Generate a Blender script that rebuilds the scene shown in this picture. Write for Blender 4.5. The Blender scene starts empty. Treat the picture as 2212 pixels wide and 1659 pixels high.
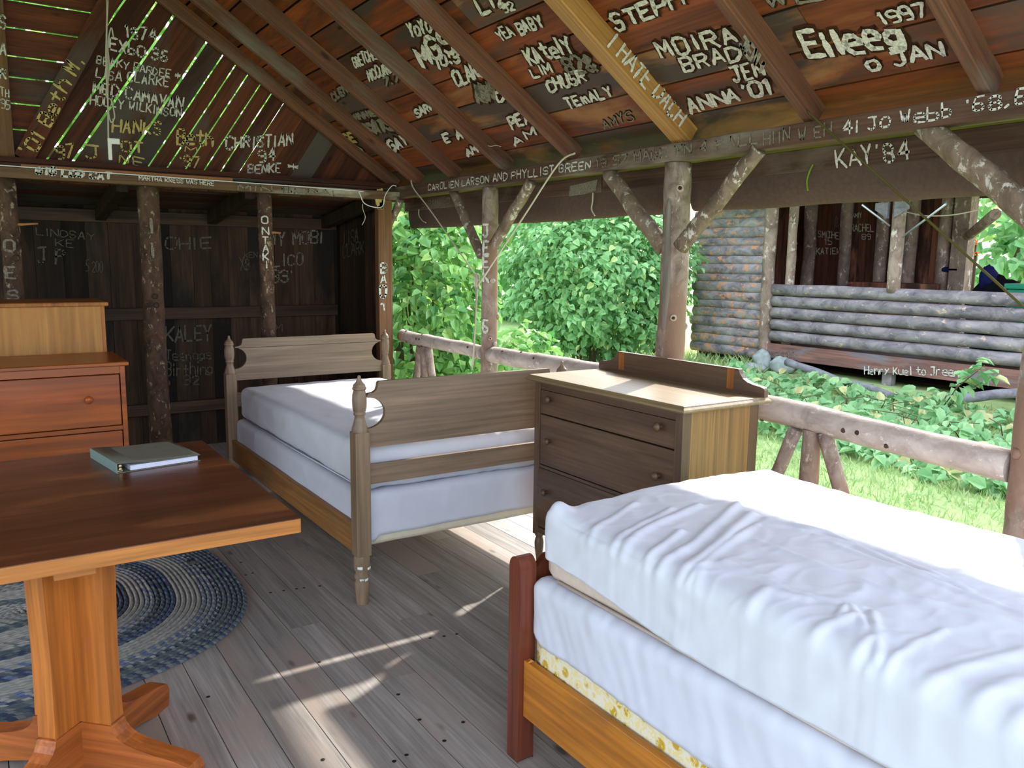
import bpy, bmesh, math, random
from mathutils import Vector, Matrix, noise
random.seed(7)
V = Vector
PI = math.pi
scn = bpy.context.scene
COL = scn.collection

# ------------------------------------------------------------------ camera
F_PX, YAW, PITCH, ROLL, H = 1755.25, 0.587792, 0.148225, 0.013049, 1.5
CXP, CYP = 1106.0, 829.5
fw = V((math.sin(YAW)*math.cos(PITCH), math.cos(YAW)*math.cos(PITCH), -math.sin(PITCH)))
r0 = V((math.cos(YAW), -math.sin(YAW), 0)); u0 = r0.cross(fw)
rt = math.cos(ROLL)*r0 + math.sin(ROLL)*u0
up = -math.sin(ROLL)*r0 + math.cos(ROLL)*u0
EYE = V((0, 0, H))
cd = bpy.data.cameras.new('camera'); cam = bpy.data.objects.new('camera', cd); COL.objects.link(cam)
cd.sensor_width = 36.0; cd.lens = F_PX/2212*36.0; cd.clip_start = 0.05; cd.clip_end = 300
cam.matrix_world = Matrix(((rt.x, up.x, -fw.x, 0), (rt.y, up.y, -fw.y, 0), (rt.z, up.z, -fw.z, H), (0, 0, 0, 1)))
scn.camera = cam

def plane_hit(px, py, n, c):
    d = fw + rt*((px-CXP)/F_PX) - up*((py-CYP)/F_PX)
    n = V(n); return EYE + d*((c - n.dot(EYE))/n.dot(d))
AX = {'x': V((1, 0, 0)), 'y': V((0, 1, 0)), 'z': V((0, 0, 1))}
def on(px, py, ax, v): return plane_hit(px, py, AX[ax], v)

# ------------------------------------------------------------------ materials
def lin(c):
    def f(u):
        u /= 255.0
        return u/12.92 if u <= 0.04045 else ((u+0.055)/1.055)**2.4
    return (f(c[0]), f(c[1]), f(c[2]), 1.0)
def new_mat(name):
    m = bpy.data.materials.new(name); m.use_nodes = True
    nt = m.node_tree; b = nt.nodes['Principled BSDF']
    return m, nt, b
def N(nt, t, **kw):
    n = nt.nodes.new(t)
    for k, v in kw.items():
        if k.startswith('i_'): n.inputs[k[2:].replace('_', ' ')].default_value = v
        else: setattr(n, k, v)
    return n
def ramp(nt, src, a, b, ca=(0, 0, 0, 1), cb=(1, 1, 1, 1)):
    r = N(nt, 'ShaderNodeValToRGB'); r.color_ramp.elements[0].position = a; r.color_ramp.elements[1].position = b
    r.color_ramp.elements[0].color = ca; r.color_ramp.elements[1].color = cb
    nt.links.new(src, r.inputs[0]); return r.outputs[0]
def mix(nt, fac, a, b, mode='MIX'):
    m = N(nt, 'ShaderNodeMix', data_type='RGBA', blend_type=mode)
    for idx, v in ((0, fac), (6, a), (7, b)):
        if hasattr(v, 'is_linked') or isinstance(v, bpy.types.NodeSocket): nt.links.new(v, m.inputs[idx])
        else: m.inputs[idx].default_value = v
    return m.outputs[2]
def coords(nt, scale, tone_shift=True):
    tc = N(nt, 'ShaderNodeTexCoord'); src = tc.outputs['Object']
    at = N(nt, 'ShaderNodeAttribute', attribute_name='tone')
    if tone_shift:
        vm = N(nt, 'ShaderNodeVectorMath', operation='SCALE'); vm.inputs[0].default_value = (17.3, 11.1, 23.7)
        nt.links.new(at.outputs['Fac'], vm.inputs['Scale'])
        ad = N(nt, 'ShaderNodeVectorMath', operation='ADD')
        nt.links.new(src, ad.inputs[0]); nt.links.new(vm.outputs[0], ad.inputs[1]); src = ad.outputs[0]
    mp = N(nt, 'ShaderNodeMapping'); mp.inputs['Scale'].default_value = scale
    nt.links.new(src, mp.inputs[0])
    return src, mp.outputs[0], at.outputs['Fac']
def noise_node(nt, vec, scale, detail=6, rough=0.6, dist=0.0):
    n = N(nt, 'ShaderNodeTexNoise'); n.inputs['Scale'].default_value = scale; n.inputs['Detail'].default_value = detail
    n.inputs['Roughness'].default_value = rough; n.inputs['Distortion'].default_value = dist
    nt.links.new(vec, n.inputs['Vector']); return n.outputs['Fac']
def bump(nt, b, h, strength, dist=0.004):
    bp = N(nt, 'ShaderNodeBump'); bp.inputs['Strength'].default_value = strength; bp.inputs['Distance'].default_value = dist
    nt.links.new(h, bp.inputs['Height']); nt.links.new(bp.outputs[0], b.inputs['Normal'])
def wood(name, c1, c2, axis='Y', rough=0.6, grain=12, patch=None, pa=0.52, tonev=0.5, knots=False, spec=0.3, bmp=0.25, patch2=None, huev=0.0):
    m, nt, b = new_mat(name)
    sc = {'X': (0.8, grain, grain), 'Y': (grain, 0.8, grain), 'Z': (grain, grain, 0.8)}[axis]
    src, vec, tone = coords(nt, sc)
    g1 = noise_node(nt, vec, 1.6, 7, 0.62, 0.7)
    col = mix(nt, ramp(nt, g1, 0.3, 0.7), lin(c2), lin(c1))
    sc2 = {'X': (2, grain*8, grain*8), 'Y': (grain*8, 2, grain*8), 'Z': (grain*8, grain*8, 2)}[axis]
    mp = N(nt, 'ShaderNodeMapping'); mp.inputs['Scale'].default_value = sc2; nt.links.new(src, mp.inputs[0])
    g2 = noise_node(nt, mp.outputs[0], 1.0, 3, 0.5)
    col = mix(nt, 1.0, col, ramp(nt, g2, 0.3, 0.7, (0.72, 0.72, 0.72, 1), (1.15, 1.15, 1.15, 1)), 'MULTIPLY')
    for pc, off, th in ((patch, 0, pa), (patch2, 31, pa+0.09)):
        if pc:
            sc3 = {'X': (1.0, 3.5, 3.5), 'Y': (3.5, 1.0, 3.5), 'Z': (3.5, 3.5, 1.0)}[axis]
            mp3 = N(nt, 'ShaderNodeMapping'); mp3.inputs['Scale'].default_value = sc3; mp3.inputs['Location'].default_value = (off, off*0.7, off*1.3)
            nt.links.new(src, mp3.inputs[0])
            p = noise_node(nt, mp3.outputs[0], 1.3, 5, 0.6, 0.4)
            if huev:
                m1 = N(nt, 'ShaderNodeMath', operation='MULTIPLY'); m1.inputs[1].default_value = 7.31+off; nt.links.new(tone, m1.inputs[0])
                m2 = N(nt, 'ShaderNodeMath', operation='FRACT'); nt.links.new(m1.outputs[0], m2.inputs[0])
                m3 = N(nt, 'ShaderNodeMath', operation='MULTIPLY_ADD'); m3.inputs[1].default_value = huev; m3.inputs[2].default_value = -huev/2; nt.links.new(m2.outputs[0], m3.inputs[0])
                m4 = N(nt, 'ShaderNodeMath', operation='ADD'); nt.links.new(m3.outputs[0], m4.inputs[0]); nt.links.new(p, m4.inputs[1]); p = m4.outputs[0]
            col = mix(nt, ramp(nt, p, th-0.06, th+0.1), col, lin(pc))
    if knots:
        sk = {'X': (2.2, 6, 6), 'Y': (6, 2.2, 6), 'Z': (6, 6, 2.2)}[axis]
        mk = N(nt, 'ShaderNodeMapping'); mk.inputs['Scale'].default_value = sk; nt.links.new(src, mk.inputs[0])
        vo = N(nt, 'ShaderNodeTexVoronoi'); vo.inputs['Scale'].default_value = 1.0; nt.links.new(mk.outputs[0], vo.inputs['Vector'])
        kf = ramp(nt, vo.outputs['Distance'], 0.045, 0.10, (0.36, 0.30, 0.26, 1), (1, 1, 1, 1))
        col = mix(nt, 1.0, col, kf, 'MULTIPLY')
    mr = N(nt, 'ShaderNodeMapRange'); mr.inputs['To Min'].default_value = 1-tonev; mr.inputs['To Max'].default_value = 1+tonev
    nt.links.new(tone, mr.inputs['Value'])
    col = mix(nt, 1.0, col, mr.outputs[0], 'MULTIPLY')
    nt.links.new(col, b.inputs['Base Color'])
    b.inputs['Roughness'].default_value = rough; b.inputs['Specular IOR Level'].default_value = spec
    if bmp: bump(nt, b, g2, bmp, 0.002)
    return m
def bark(name, base, dark, flake, fa=0.56, axis='Z', scale=1.0, low=None):
    m, nt, b = new_mat(name)
    st = {'X': (8, 13, 13), 'Y': (13, 8, 13), 'Z': (13, 13, 8)}[axis]
    src, vec, tone = coords(nt, tuple(s*scale for s in st))
    g = noise_node(nt, vec, 1.0, 6, 0.65, 0.6)
    col = mix(nt, ramp(nt, g, 0.32, 0.68), lin(dark), lin(base))
    mp = N(nt, 'ShaderNodeMapping'); mp.inputs['Scale'].default_value = tuple(s*2.1*scale for s in st); mp.inputs['Location'].default_value = (9, 4, 2)
    nt.links.new(src, mp.inputs[0])
    f2 = noise_node(nt, mp.outputs[0], 1.0, 5, 0.7, 0.3)
    col = mix(nt, ramp(nt, f2, fa, fa+0.07), col, lin(flake))
    if low:
        mq = N(nt, 'ShaderNodeMapping'); mq.inputs['Scale'].default_value = (3.0, 3.0, 1.6); nt.links.new(src, mq.inputs[0])
        col = mix(nt, ramp(nt, noise_node(nt, mq.outputs[0], 1.0, 4, 0.6), 0.5, 0.62), col, lin(low))
    nt.links.new(col, b.inputs['Base Color']); b.inputs['Roughness'].default_value = 0.85; b.inputs['Specular IOR Level'].default_value = 0.2
    bump(nt, b, f2, 0.5, 0.006)
    return m
def plain(name, c, rough=0.6, metal=0.0, var=0.0, vs=20, spec=0.4, bmp=0.0):
    m, nt, b = new_mat(name)
    b.inputs['Roughness'].default_value = rough; b.inputs['Metallic'].default_value = metal; b.inputs['Specular IOR Level'].default_value = spec
    src, vec, tone = coords(nt, (1, 1, 1))
    f = noise_node(nt, vec, vs, 5, 0.6)
    lo = tuple(x*(1-var) for x in lin(c)[:3])+(1,); hi = tuple(min(1, x*(1+var)) for x in lin(c)[:3])+(1,)
    nt.links.new(ramp(nt, f, 0.3, 0.7, lo, hi), b.inputs['Base Color'])
    if bmp: bump(nt, b, f, bmp, 0.003)
    return m
def leafmat(name, c1, c2, c3=None, trans=0.35):
    m, nt, b = new_mat(name)
    at = N(nt, 'ShaderNodeAttribute', attribute_name='tone')
    r = N(nt, 'ShaderNodeValToRGB'); e = r.color_ramp.elements
    e[0].color = lin(c2); e[1].color = lin(c1); e[0].position = 0.0; e[1].position = 0.85
    if c3:
        k = e.new(0.97); k.color = lin(c3)
    nt.links.new(at.outputs['Fac'], r.inputs[0])
    b.inputs['Roughness'].default_value = 0.42; b.inputs['Specular IOR Level'].default_value = 0.5
    nt.links.new(r.outputs[0], b.inputs['Base Color'])
    tr = N(nt, 'ShaderNodeBsdfTranslucent'); nt.links.new(r.outputs[0], tr.inputs[0])
    ms = N(nt, 'ShaderNodeMixShader'); ms.inputs[0].default_value = trans
    nt.links.new(b.outputs[0], ms.inputs[1]); nt.links.new(tr.outputs[0], ms.inputs[2])
    nt.links.new(ms.outputs[0], nt.nodes['Material Output'].inputs[0])
    return m
def sheetmat(name, c, fine=90):
    m, nt, b = new_mat(name)
    src, vec, tone = coords(nt, (1, 1, 1))
    f = noise_node(nt, vec, 7, 5, 0.6, 0.5)
    lo = tuple(x*0.93 for x in lin(c)[:3])+(1,)
    nt.links.new(ramp(nt, f, 0.3, 0.7, lo, lin(c)), b.inputs['Base Color'])
    b.inputs['Roughness'].default_value = 0.85; b.inputs['Specular IOR Level'].default_value = 0.15
    rn = N(nt, 'ShaderNodeTexNoise', noise_type='RIDGED_MULTIFRACTAL'); rn.inputs['Scale'].default_value = 5.5; rn.inputs['Detail'].default_value = 4; rn.inputs['Roughness'].default_value = 0.55; rn.inputs['Distortion'].default_value = 0.9
    nt.links.new(vec, rn.inputs['Vector'])
    bump(nt, b, rn.outputs['Fac'], 0.55, 0.014)
    return m
def floralmat():
    m, nt, b = new_mat('yellow_floral_ticking')
    src, vec, tone = coords(nt, (1, 1, 1))
    v = N(nt, 'ShaderNodeTexVoronoi'); v.inputs['Scale'].default_value = 22; nt.links.new(vec, v.inputs['Vector'])
    n2 = noise_node(nt, vec, 40, 3, 0.6, 1.5)
    a = ramp(nt, v.outputs['Distance'], 0.3, 0.42, (1, 1, 1, 1), (0, 0, 0, 1))
    c = mix(nt, a, lin((226, 220, 196)), lin((196, 160, 40)))
    c = mix(nt, ramp(nt, n2, 0.5, 0.56), c, lin((228, 212, 150)))
    nt.links.new(c, b.inputs['Base Color']); b.inputs['Roughness'].default_value = 0.9
    return m

M = {}
M['floor'] = wood('weathered_floor_wood', (170, 163, 157), (128, 121, 116), 'Y', 0.48, 12, (154, 141, 132), 0.56, 0.18, True, 0.4, 0.35, None, 0.2)
M['roof'] = wood('roof_board_wood', (146, 72, 30), (68, 37, 22), 'Y', 0.6, 8, (74, 60, 52), 0.55, 0.36, True, 0.35, 0.3, (158, 108, 68), 0.30)
M['gable'] = wood('gable_board_wood', (112, 58, 32), (56, 32, 20), 'X', 0.7, 11, (84, 74, 66), 0.6, 0.4, True, 0.25, 0.3, None, 0.4)
M['darkboard'] = wood('dark_wall_board', (74, 54, 38), (40, 29, 22), 'Z', 0.75, 11, (30, 24, 20), 0.55, 0.75, False, 0.2, 0.3, None, 0.3)
M['rafter'] = wood('rafter_wood', (128, 82, 58), (82, 54, 42), 'X', 0.6, 14, (116, 102, 90), 0.6, 0.2, True, 0.35, 0.3)
M['new_rafter'] = wood('yellow_pine', (186, 136, 74), (150, 104, 54), 'X', 0.5, 12, None, 0.5, 0.1, True, 0.35, 0.15)
M['plate'] = wood('old_beam_wood', (108, 80, 64), (72, 52, 42), 'Y', 0.7, 14, (134, 122, 108), 0.58, 0.1, False, 0.25, 0.35)
M['tie'] = wood('tie_beam_wood', (122, 92, 66), (78, 56, 42), 'X', 0.7, 14, (172, 164, 146), 0.6, 0.1, False, 0.25, 0.35)
M['fascia'] = wood('fascia_wood', (104, 78, 64), (72, 54, 46), 'Y', 0.75, 14, (116, 102, 90), 0.6, 0.15, False, 0.2, 0.3)
M['cornerpost'] = wood('sawn_post_wood', (130, 92, 60), (90, 62, 42), 'Z', 0.7, 12, (116, 104, 92), 0.58, 0.1, False, 0.25, 0.3)
M['strip'] = wood('pale_strip_wood', (186, 126, 74), (148, 92, 50), 'X', 0.6, 12)
M['barkdark'] = bark('dark_scaly_bark', (104, 78, 62), (54, 40, 32), (160, 140, 118), 0.58)
M['barklight'] = bark('pale_peeled_bark', (176, 158, 146), (108, 90, 79), (204, 196, 188), 0.6, 'Z', 1.3, (132, 104, 86))
M['barkrail'] = bark('rail_bark', (196, 182, 172), (152, 136, 126), (214, 206, 200), 0.6, 'Y')
M['barkbrace'] = bark('brace_bark', (146, 126, 108), (90, 74, 62), (198, 190, 178), 0.56)
M['cabinlog'] = bark('grey_weathered_log', (166, 156, 158), (92, 86, 94), (204, 176, 156), 0.6, 'Y', 0.5)
M['cabinsiding'] = bark('flaking_siding_log', (176, 168, 170), (96, 90, 98), (208, 148, 108), 0.54, 'Y', 0.5)
M['cabinpost'] = bark('cabin_post_bark', (168, 144, 130), (108, 90, 80), (206, 194, 184), 0.57, 'Z', 0.5)
M['cabinwall'] = wood('cabin_inner_board', (150, 94, 72), (86, 52, 42), 'Z', 0.75, 6, (66, 44, 36), 0.56, 0.4, False, 0.2, 0, None, 0.3)
M['cabinskirt'] = wood('cabin_skirt_board', (156, 112, 100), (104, 80, 78), 'Y', 0.75, 6, (124, 122, 130), 0.56, 0.2, False, 0.2, 0)
M['greypole'] = bark('grey_pole', (150, 146, 152), (108, 104, 112), (176, 172, 178), 0.64, 'Y')
M['canvas'] = plain('brown_canvas', (92, 75, 66), 0.95, 0, 0.12, 60, 0.1, 0.15)
M['bedwood'] = wood('tan_bed_maple', (146, 122, 100), (118, 98, 80), 'X', 0.42, 9, None, 0.5, 0.06, False, 0.4, 0.08)
M['bedwoodz'] = wood('tan_bed_maple_post', (144, 120, 96), (114, 94, 74), 'Z', 0.4, 9, None, 0.5, 0.06, False, 0.4, 0.08)
M['bedrail'] = wood('honey_rail_wood', (172, 118, 62), (126, 86, 48), 'Y', 0.45, 9, (112, 90, 66), 0.55, 0.06, False, 0.4, 0.08)
M['redwood'] = wood('dark_red_mahogany', (128, 64, 42), (82, 38, 26), 'Z', 0.35, 9, None, 0.5, 0.06, False, 0.5, 0.08)
M['amber'] = wood('amber_rail_wood', (196, 124, 40), (158, 96, 32), 'Y', 0.42, 9, (128, 84, 40), 0.6, 0.06, False, 0.4, 0.08)
M['dresser'] = wood('dark_oak_dresser', (108, 80, 60), (76, 56, 42), 'Y', 0.4, 9, None, 0.5, 0.06, False, 0.45, 0.1)
M['dresserz'] = wood('dark_oak_upright', (112, 84, 62), (78, 58, 44), 'Z', 0.4, 9, None, 0.5, 0.06, False, 0.45, 0.1)
M['dressertop'] = wood('dusty_oak_top', (150, 128, 94), (128, 108, 78), 'Y', 0.4, 7, None, 0.5, 0.06, False, 0.45, 0.06)
M['dresserside'] = wood('flecked_oak_side', (150, 110, 64), (104, 74, 44), 'Z', 0.4, 22, None, 0.5, 0.06, False, 0.45, 0.1)
M['patch'] = wood('orange_glue_mark', (160, 98, 44), (132, 76, 34), 'Z', 0.5, 12)
M['chest'] = wood('orange_chest_wood', (166, 82, 18), (132, 60, 10), 'X', 0.3, 6, None, 0.5, 0.05, False, 0.5, 0.06)
M['pineback'] = wood('pale_plywood', (190, 138, 76), (164, 112, 58), 'Z', 0.6, 5, (178, 122, 66), 0.56, 0.05, True, 0.3, 0.05)
M['pinez'] = wood('pine_frame', (176, 112, 54), (142, 84, 38), 'Z', 0.5, 8)
M['tabletop'] = wood('dark_varnished_table', (122, 66, 38), (84, 45, 26), 'X', 0.3, 7, (146, 86, 48), 0.6, 0.05, False, 0.5, 0.05)
M['tableedge'] = wood('oak_table_edge', (198, 128, 62), (164, 100, 46), 'X', 0.45, 12, None, 0.5, 0.05, False, 0.4, 0.1)
M['tablez'] = wood('oak_pedestal', (192, 116, 48), (150, 82, 30), 'Z', 0.42, 10, None, 0.5, 0.08, False, 0.4, 0.1)
M['tablefoot'] = wood('oak_foot', (184, 104, 46), (132, 66, 28), 'X', 0.42, 10, None, 0.5, 0.08, False, 0.4, 0.1)
M['sheet'] = sheetmat('white_sheet', (212, 214, 224))
M['sheet2'] = sheetmat('white_box_spring_cover', (208, 210, 222))
M['ticking'] = plain('beige_mattress_side', (206, 190, 176), 0.9, 0, 0.08, 30, 0.1)
M['boxbeige'] = plain('cream_box_spring_edge', (214, 204, 182), 0.9, 0, 0.06, 30, 0.1)
M['floral'] = floralmat()
M['paint'] = plain('chalky_white_paint', (206, 202, 190), 0.9, 0, 0.35, 110, 0.1)
M['paintdim'] = plain('worn_grey_paint', (128, 120, 106), 0.9, 0, 0.45, 110, 0.1)
M['paintyel'] = plain('yellowed_paint', (196, 172, 110), 0.9, 0, 0.3, 110, 0.1)
M['stain'] = plain('dark_stain_round_paint', (58, 36, 24), 0.85, 0, 0.25, 40, 0.1)
M['rope'] = plain('off_white_rope', (196, 188, 168), 0.9, 0, 0.15, 300, 0.1)
M['rope_white'] = plain('white_cord', (226, 226, 222), 0.85, 0, 0.1, 300, 0.1)
M['rope_green'] = plain('dark_olive_rope', (84, 78, 40), 0.9, 0, 0.2, 300, 0.1)
M['greentie'] = plain('green_tie_string', (104, 132, 44), 0.9, 0, 0.2, 100, 0.1)
M['tape'] = plain('white_tape', (232, 230, 222), 0.6, 0, 0.05, 40, 0.3)
M['binder'] = plain('grey_green_vinyl', (102, 102, 88), 0.5, 0, 0.06, 60, 0.35, 0.05)
M['binderpanel'] = plain('paler_vinyl_panel', (126, 124, 110), 0.5, 0, 0.08, 30, 0.35, 0.05)
M['spine'] = plain('teal_grey_spine', (120, 140, 132), 0.5, 0, 0.05, 60, 0.35)
M['paper'] = plain('paper_edges', (218, 220, 238), 0.9, 0, 0.04, 200, 0.1)
M['brass'] = plain('pale_brass', (214, 200, 150), 0.35, 0.8, 0.05, 60)
M['nail'] = plain('rusty_nail', (44, 36, 32), 0.6, 0.5, 0.2, 60)
M['steel'] = plain('galvanised_tube', (196, 200, 212), 0.35, 0.7, 0.05, 60)
M['bluefab'] = plain('dark_blue_fabric', (24, 26, 70), 0.9, 0, 0.2, 20, 0.1)
M['blackfab'] = plain('black_fabric', (16, 16, 22), 0.9, 0, 0.2, 20, 0.1)
M['greenplastic'] = plain('green_plastic', (26, 128, 96), 0.45, 0, 0.05, 20)
M['stone'] = plain('pale_grey_stone', (158, 164, 164), 0.9, 0, 0.25, 12, 0.2, 0.4)
M['eave_bounce'] = wood('bounce_lit_eave_board', (184, 176, 74), (128, 124, 52), 'Y', 0.8, 9, None, 0.5, 0.2)  # yellow-green bounce light from the grass, painted into the eave boards' colour
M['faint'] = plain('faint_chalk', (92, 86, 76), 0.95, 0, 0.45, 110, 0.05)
M['girt'] = wood('dark_girt_wood', (80, 60, 46), (50, 37, 29), 'X', 0.75, 12, None, 0.5, 0.2)
M['bare'] = wood('bare_grey_wood', (158, 148, 136), (104, 96, 88), 'Z', 0.8, 16, None, 0.5, 0.1, False, 0.2, 0.4)
M['knotpale'] = plain('pale_knot_ring', (178, 158, 138), 0.9, 0, 0.2, 60, 0.1, 0.3)
M['knotdark'] = plain('dark_knot', (62, 46, 38), 0.9, 0, 0.2, 60, 0.1)
M['soil'] = plain('lawn_soil', (160, 180, 120), 0.95, 0, 0.25, 4, 0.1)
M['earth'] = plain('crawlspace_shade_earth', (64, 54, 46), 0.98, 0, 0.2, 9, 0.05)  # soil colour darkened to carry the crawlspace shade
M['dark'] = plain('roof_outer_felt', (60, 54, 50), 0.95, 0, 0.15, 9, 0.1)
M['grass'] = leafmat('grass_blades', (190, 208, 150), (146, 182, 110), (220, 214, 168), 0.3)
M['leaf_l'] = leafmat('bright_shrub_leaf', (160, 206, 116), (84, 146, 80), (204, 222, 130), 0.22)
M['leaf_m'] = leafmat('mid_green_leaf', (164, 208, 144), (106, 164, 100), (194, 216, 140), 0.27)
M['leaf_g'] = leafmat('creeper_leaf', (168, 208, 150), (110, 164, 106), (212, 206, 150), 0.27)
M['leaf_t'] = leafmat('tree_leaf', (150, 200, 96), (84, 150, 60), (206, 216, 120), 0.45)
M['leaf_y'] = leafmat('pale_young_leaf', (214, 226, 150), (160, 200, 110), (240, 240, 214), 0.45)
M['twig'] = plain('brown_twig', (96, 80, 62), 0.9, 0, 0.2, 30, 0.1)
M['orangeflower'] = plain('orange_petals', (236, 128, 40), 0.7, 0, 0.1, 30)

# ------------------------------------------------------------------ mesh builder
class MB:
    def __init__(s): s.v = []; s.f = []; s.m = []; s.t = []; s.sm = []  # bare soil under the floor, coloured dark to stand for the shade there
    def add(s, vs, fs, mi=0, tone=0.5, smooth=False):  # unseen boards added to stop light entering beneath the cabin floor
        o = len(s.v); s.v += [tuple(p) for p in vs]
        for f in fs: s.f.append(tuple(i+o for i in f)); s.m.append(mi); s.t.append(tone); s.sm.append(smooth)
    def box(s, a, b, mi=0, tone=0.5):
        x0, y0, z0 = a; x1, y1, z1 = b
        s.add([(x0,y0,z0),(x1,y0,z0),(x1,y1,z0),(x0,y1,z0),(x0,y0,z1),(x1,y0,z1),(x1,y1,z1),(x0,y1,z1)],
              [(3,2,1,0),(4,5,6,7),(0,1,5,4),(1,2,6,5),(2,3,7,6),(3,0,4,7)], mi, tone)
    def obox(s, O, U, W, D, mi=0, tone=0.5):   # oriented box: corner O and three edge vectors
        O, U, W, D = V(O), V(U), V(W), V(D)
        p = [O, O+U, O+U+W, O+W]; p += [q+D for q in p]
        if U.cross(W).dot(D) < 0: p = p[4:]+p[:4]
        s.add(p, [(3,2,1,0),(4,5,6,7),(0,1,5,4),(1,2,6,5),(2,3,7,6),(3,0,4,7)], mi, tone)
    def prism(s, pts, O, U, W, D, mi=0, tone=0.5, side_smooth=False):
        O, U, W, D = V(O), V(U), V(W), V(D); n = len(pts)
        a = [O+U*p[0]+W*p[1] for p in pts]; b = [q+D for q in a]
        area = sum(pts[i][0]*pts[(i+1) % n][1]-pts[(i+1) % n][0]*pts[i][1] for i in range(n))
        flip = (U.cross(W).dot(D) < 0) != (area < 0)
        lo, hi = list(range(n)), list(range(n, 2*n))
        fs = [lo[::-1], hi] if not flip else [lo, hi[::-1]]
        s.add(a+b, fs, mi, tone)
        sd = [((i, (i+1) % n, n+(i+1) % n, n+i) if not flip else (i, n+i, n+(i+1) % n, (i+1) % n)) for i in range(n)]
        s.add(a+b, sd, mi, tone, side_smooth)
    def tube(s, pts, rad, n=12, mi=0, tone=0.5, cap=True, wob=0.0, seed=0.0, smooth=True):
        pts = [V(p) for p in pts]; L = len(pts)
        if not hasattr(rad, '__len__'): rad = [rad]*L
        prev = None; vs = []
        for i, p in enumerate(pts):
            d = (pts[min(i+1, L-1)]-pts[max(i-1, 0)]).normalized()
            if prev is None:
                a = V((0, 0, 1)) if abs(d.z) < 0.9 else V((1, 0, 0))
                prev = a.cross(d).normalized()
            e1 = (prev-d*prev.dot(d)).normalized(); e2 = d.cross(e1); prev = e1
            for k in range(n):
                th = 2*PI*k/n; q = e1*math.cos(th)+e2*math.sin(th)
                rr = rad[i]
                if wob: rr *= 1+wob*(noise.noise(p*6+q*1.1+V((seed, seed, 0)))+0.6*noise.noise(p*17+q*2.3+V((seed, 3, 0))))
                vs.append(p+q*rr)
        fs = [(i*n+k, i*n+(k+1) % n, (i+1)*n+(k+1) % n, (i+1)*n+k) for i in range(L-1) for k in range(n)]
        s.add(vs, fs, mi, tone, smooth)
        if cap:
            o = len(s.v)-len(vs)
            s.f.append(tuple(o+k for k in range(n))[::-1]); s.f.append(tuple(o+(L-1)*n+k for k in range(n)))
            s.m += [mi, mi]; s.t += [tone, tone]; s.sm += [False, False]
    def lathe(s, prof, c, axis='z', n=20, mi=0, tone=0.5):
        cx, cy, cz = c; vs = []
        for r, z in prof:
            for k in range(n):
                t = 2*PI*k/n; a, b = r*math.cos(t), r*math.sin(t)
                if axis == 'z': vs.append((cx+a, cy+b, cz+z))
                elif axis == 'x': vs.append((cx+z, cy+a, cz+b))
                else: vs.append((cx+b, cy+z, cz+a))
        L = len(prof)
        s.add(vs, [(i*n+k, i*n+(k+1) % n, (i+1)*n+(k+1) % n, (i+1)*n+k) for i in range(L-1) for k in range(n)], mi, tone, True)
    def build(s, name, mats, parent=None, bev=0.0, mw=None, origin=None):
        me = bpy.data.meshes.new(name)
        vs = s.v
        if origin is not None and mw is None:
            o = V(origin); vs = [(p[0]-o.x, p[1]-o.y, p[2]-o.z) for p in vs]; mw = Matrix.Translation(o)
        me.from_pydata(vs, [], s.f)
        mats = mats if isinstance(mats, (list, tuple)) else [mats]
        for m in mats: me.materials.append(M[m])
        me.polygons.foreach_set('material_index', s.m)
        me.polygons.foreach_set('use_smooth', s.sm)
        a = me.attributes.new('tone', 'FLOAT', 'FACE'); a.data.foreach_set('value', s.t)
        me.update()
        ob = bpy.data.objects.new(name, me); COL.objects.link(ob)
        if mw is not None: ob.matrix_world = mw
        if parent is not None:
            ob.parent = parent
            ob.matrix_parent_inverse = parent.matrix_basis.inverted()
        if bev:
            b = ob.modifiers.new('bevel', 'BEVEL'); b.width = bev; b.segments = 2; b.limit_method = 'ANGLE'; b.angle_limit = math.radians(50)
        return ob
def tag(o, label, cat=None, group=None, kind=None):
    if label: o['label'] = label
    if cat: o['category'] = cat
    if group: o['group'] = group
    if kind: o['kind'] = kind
    return o
def thing(name, label, cat, loc=(0, 0, 0), group=None):
    o = bpy.data.objects.new(name, None); COL.objects.link(o); o.location = loc; o.empty_display_size = 0.1
    o.matrix_basis = Matrix.Translation(loc)
    return tag(o, label, cat, group)
def structure(o): o['kind'] = 'structure'; return o
def rnd(a, b): return random.uniform(a, b)
def lerp(a, b, t): return a+(b-a)*t
def log_pts(a, b, n, wig=0.006, seed=0):
    a, b = V(a), V(b); out = []
    for i in range(n+1):
        t = i/n; p = a.lerp(b, t); e = min(1, 4*t*(1-t)+0.2)
        out.append(p+V((noise.noise(V((seed, t*3, 0))), noise.noise(V((seed, t*3, 5))), noise.noise(V((seed, t*3, 9)))))*wig*2*e)
    return out

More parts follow.
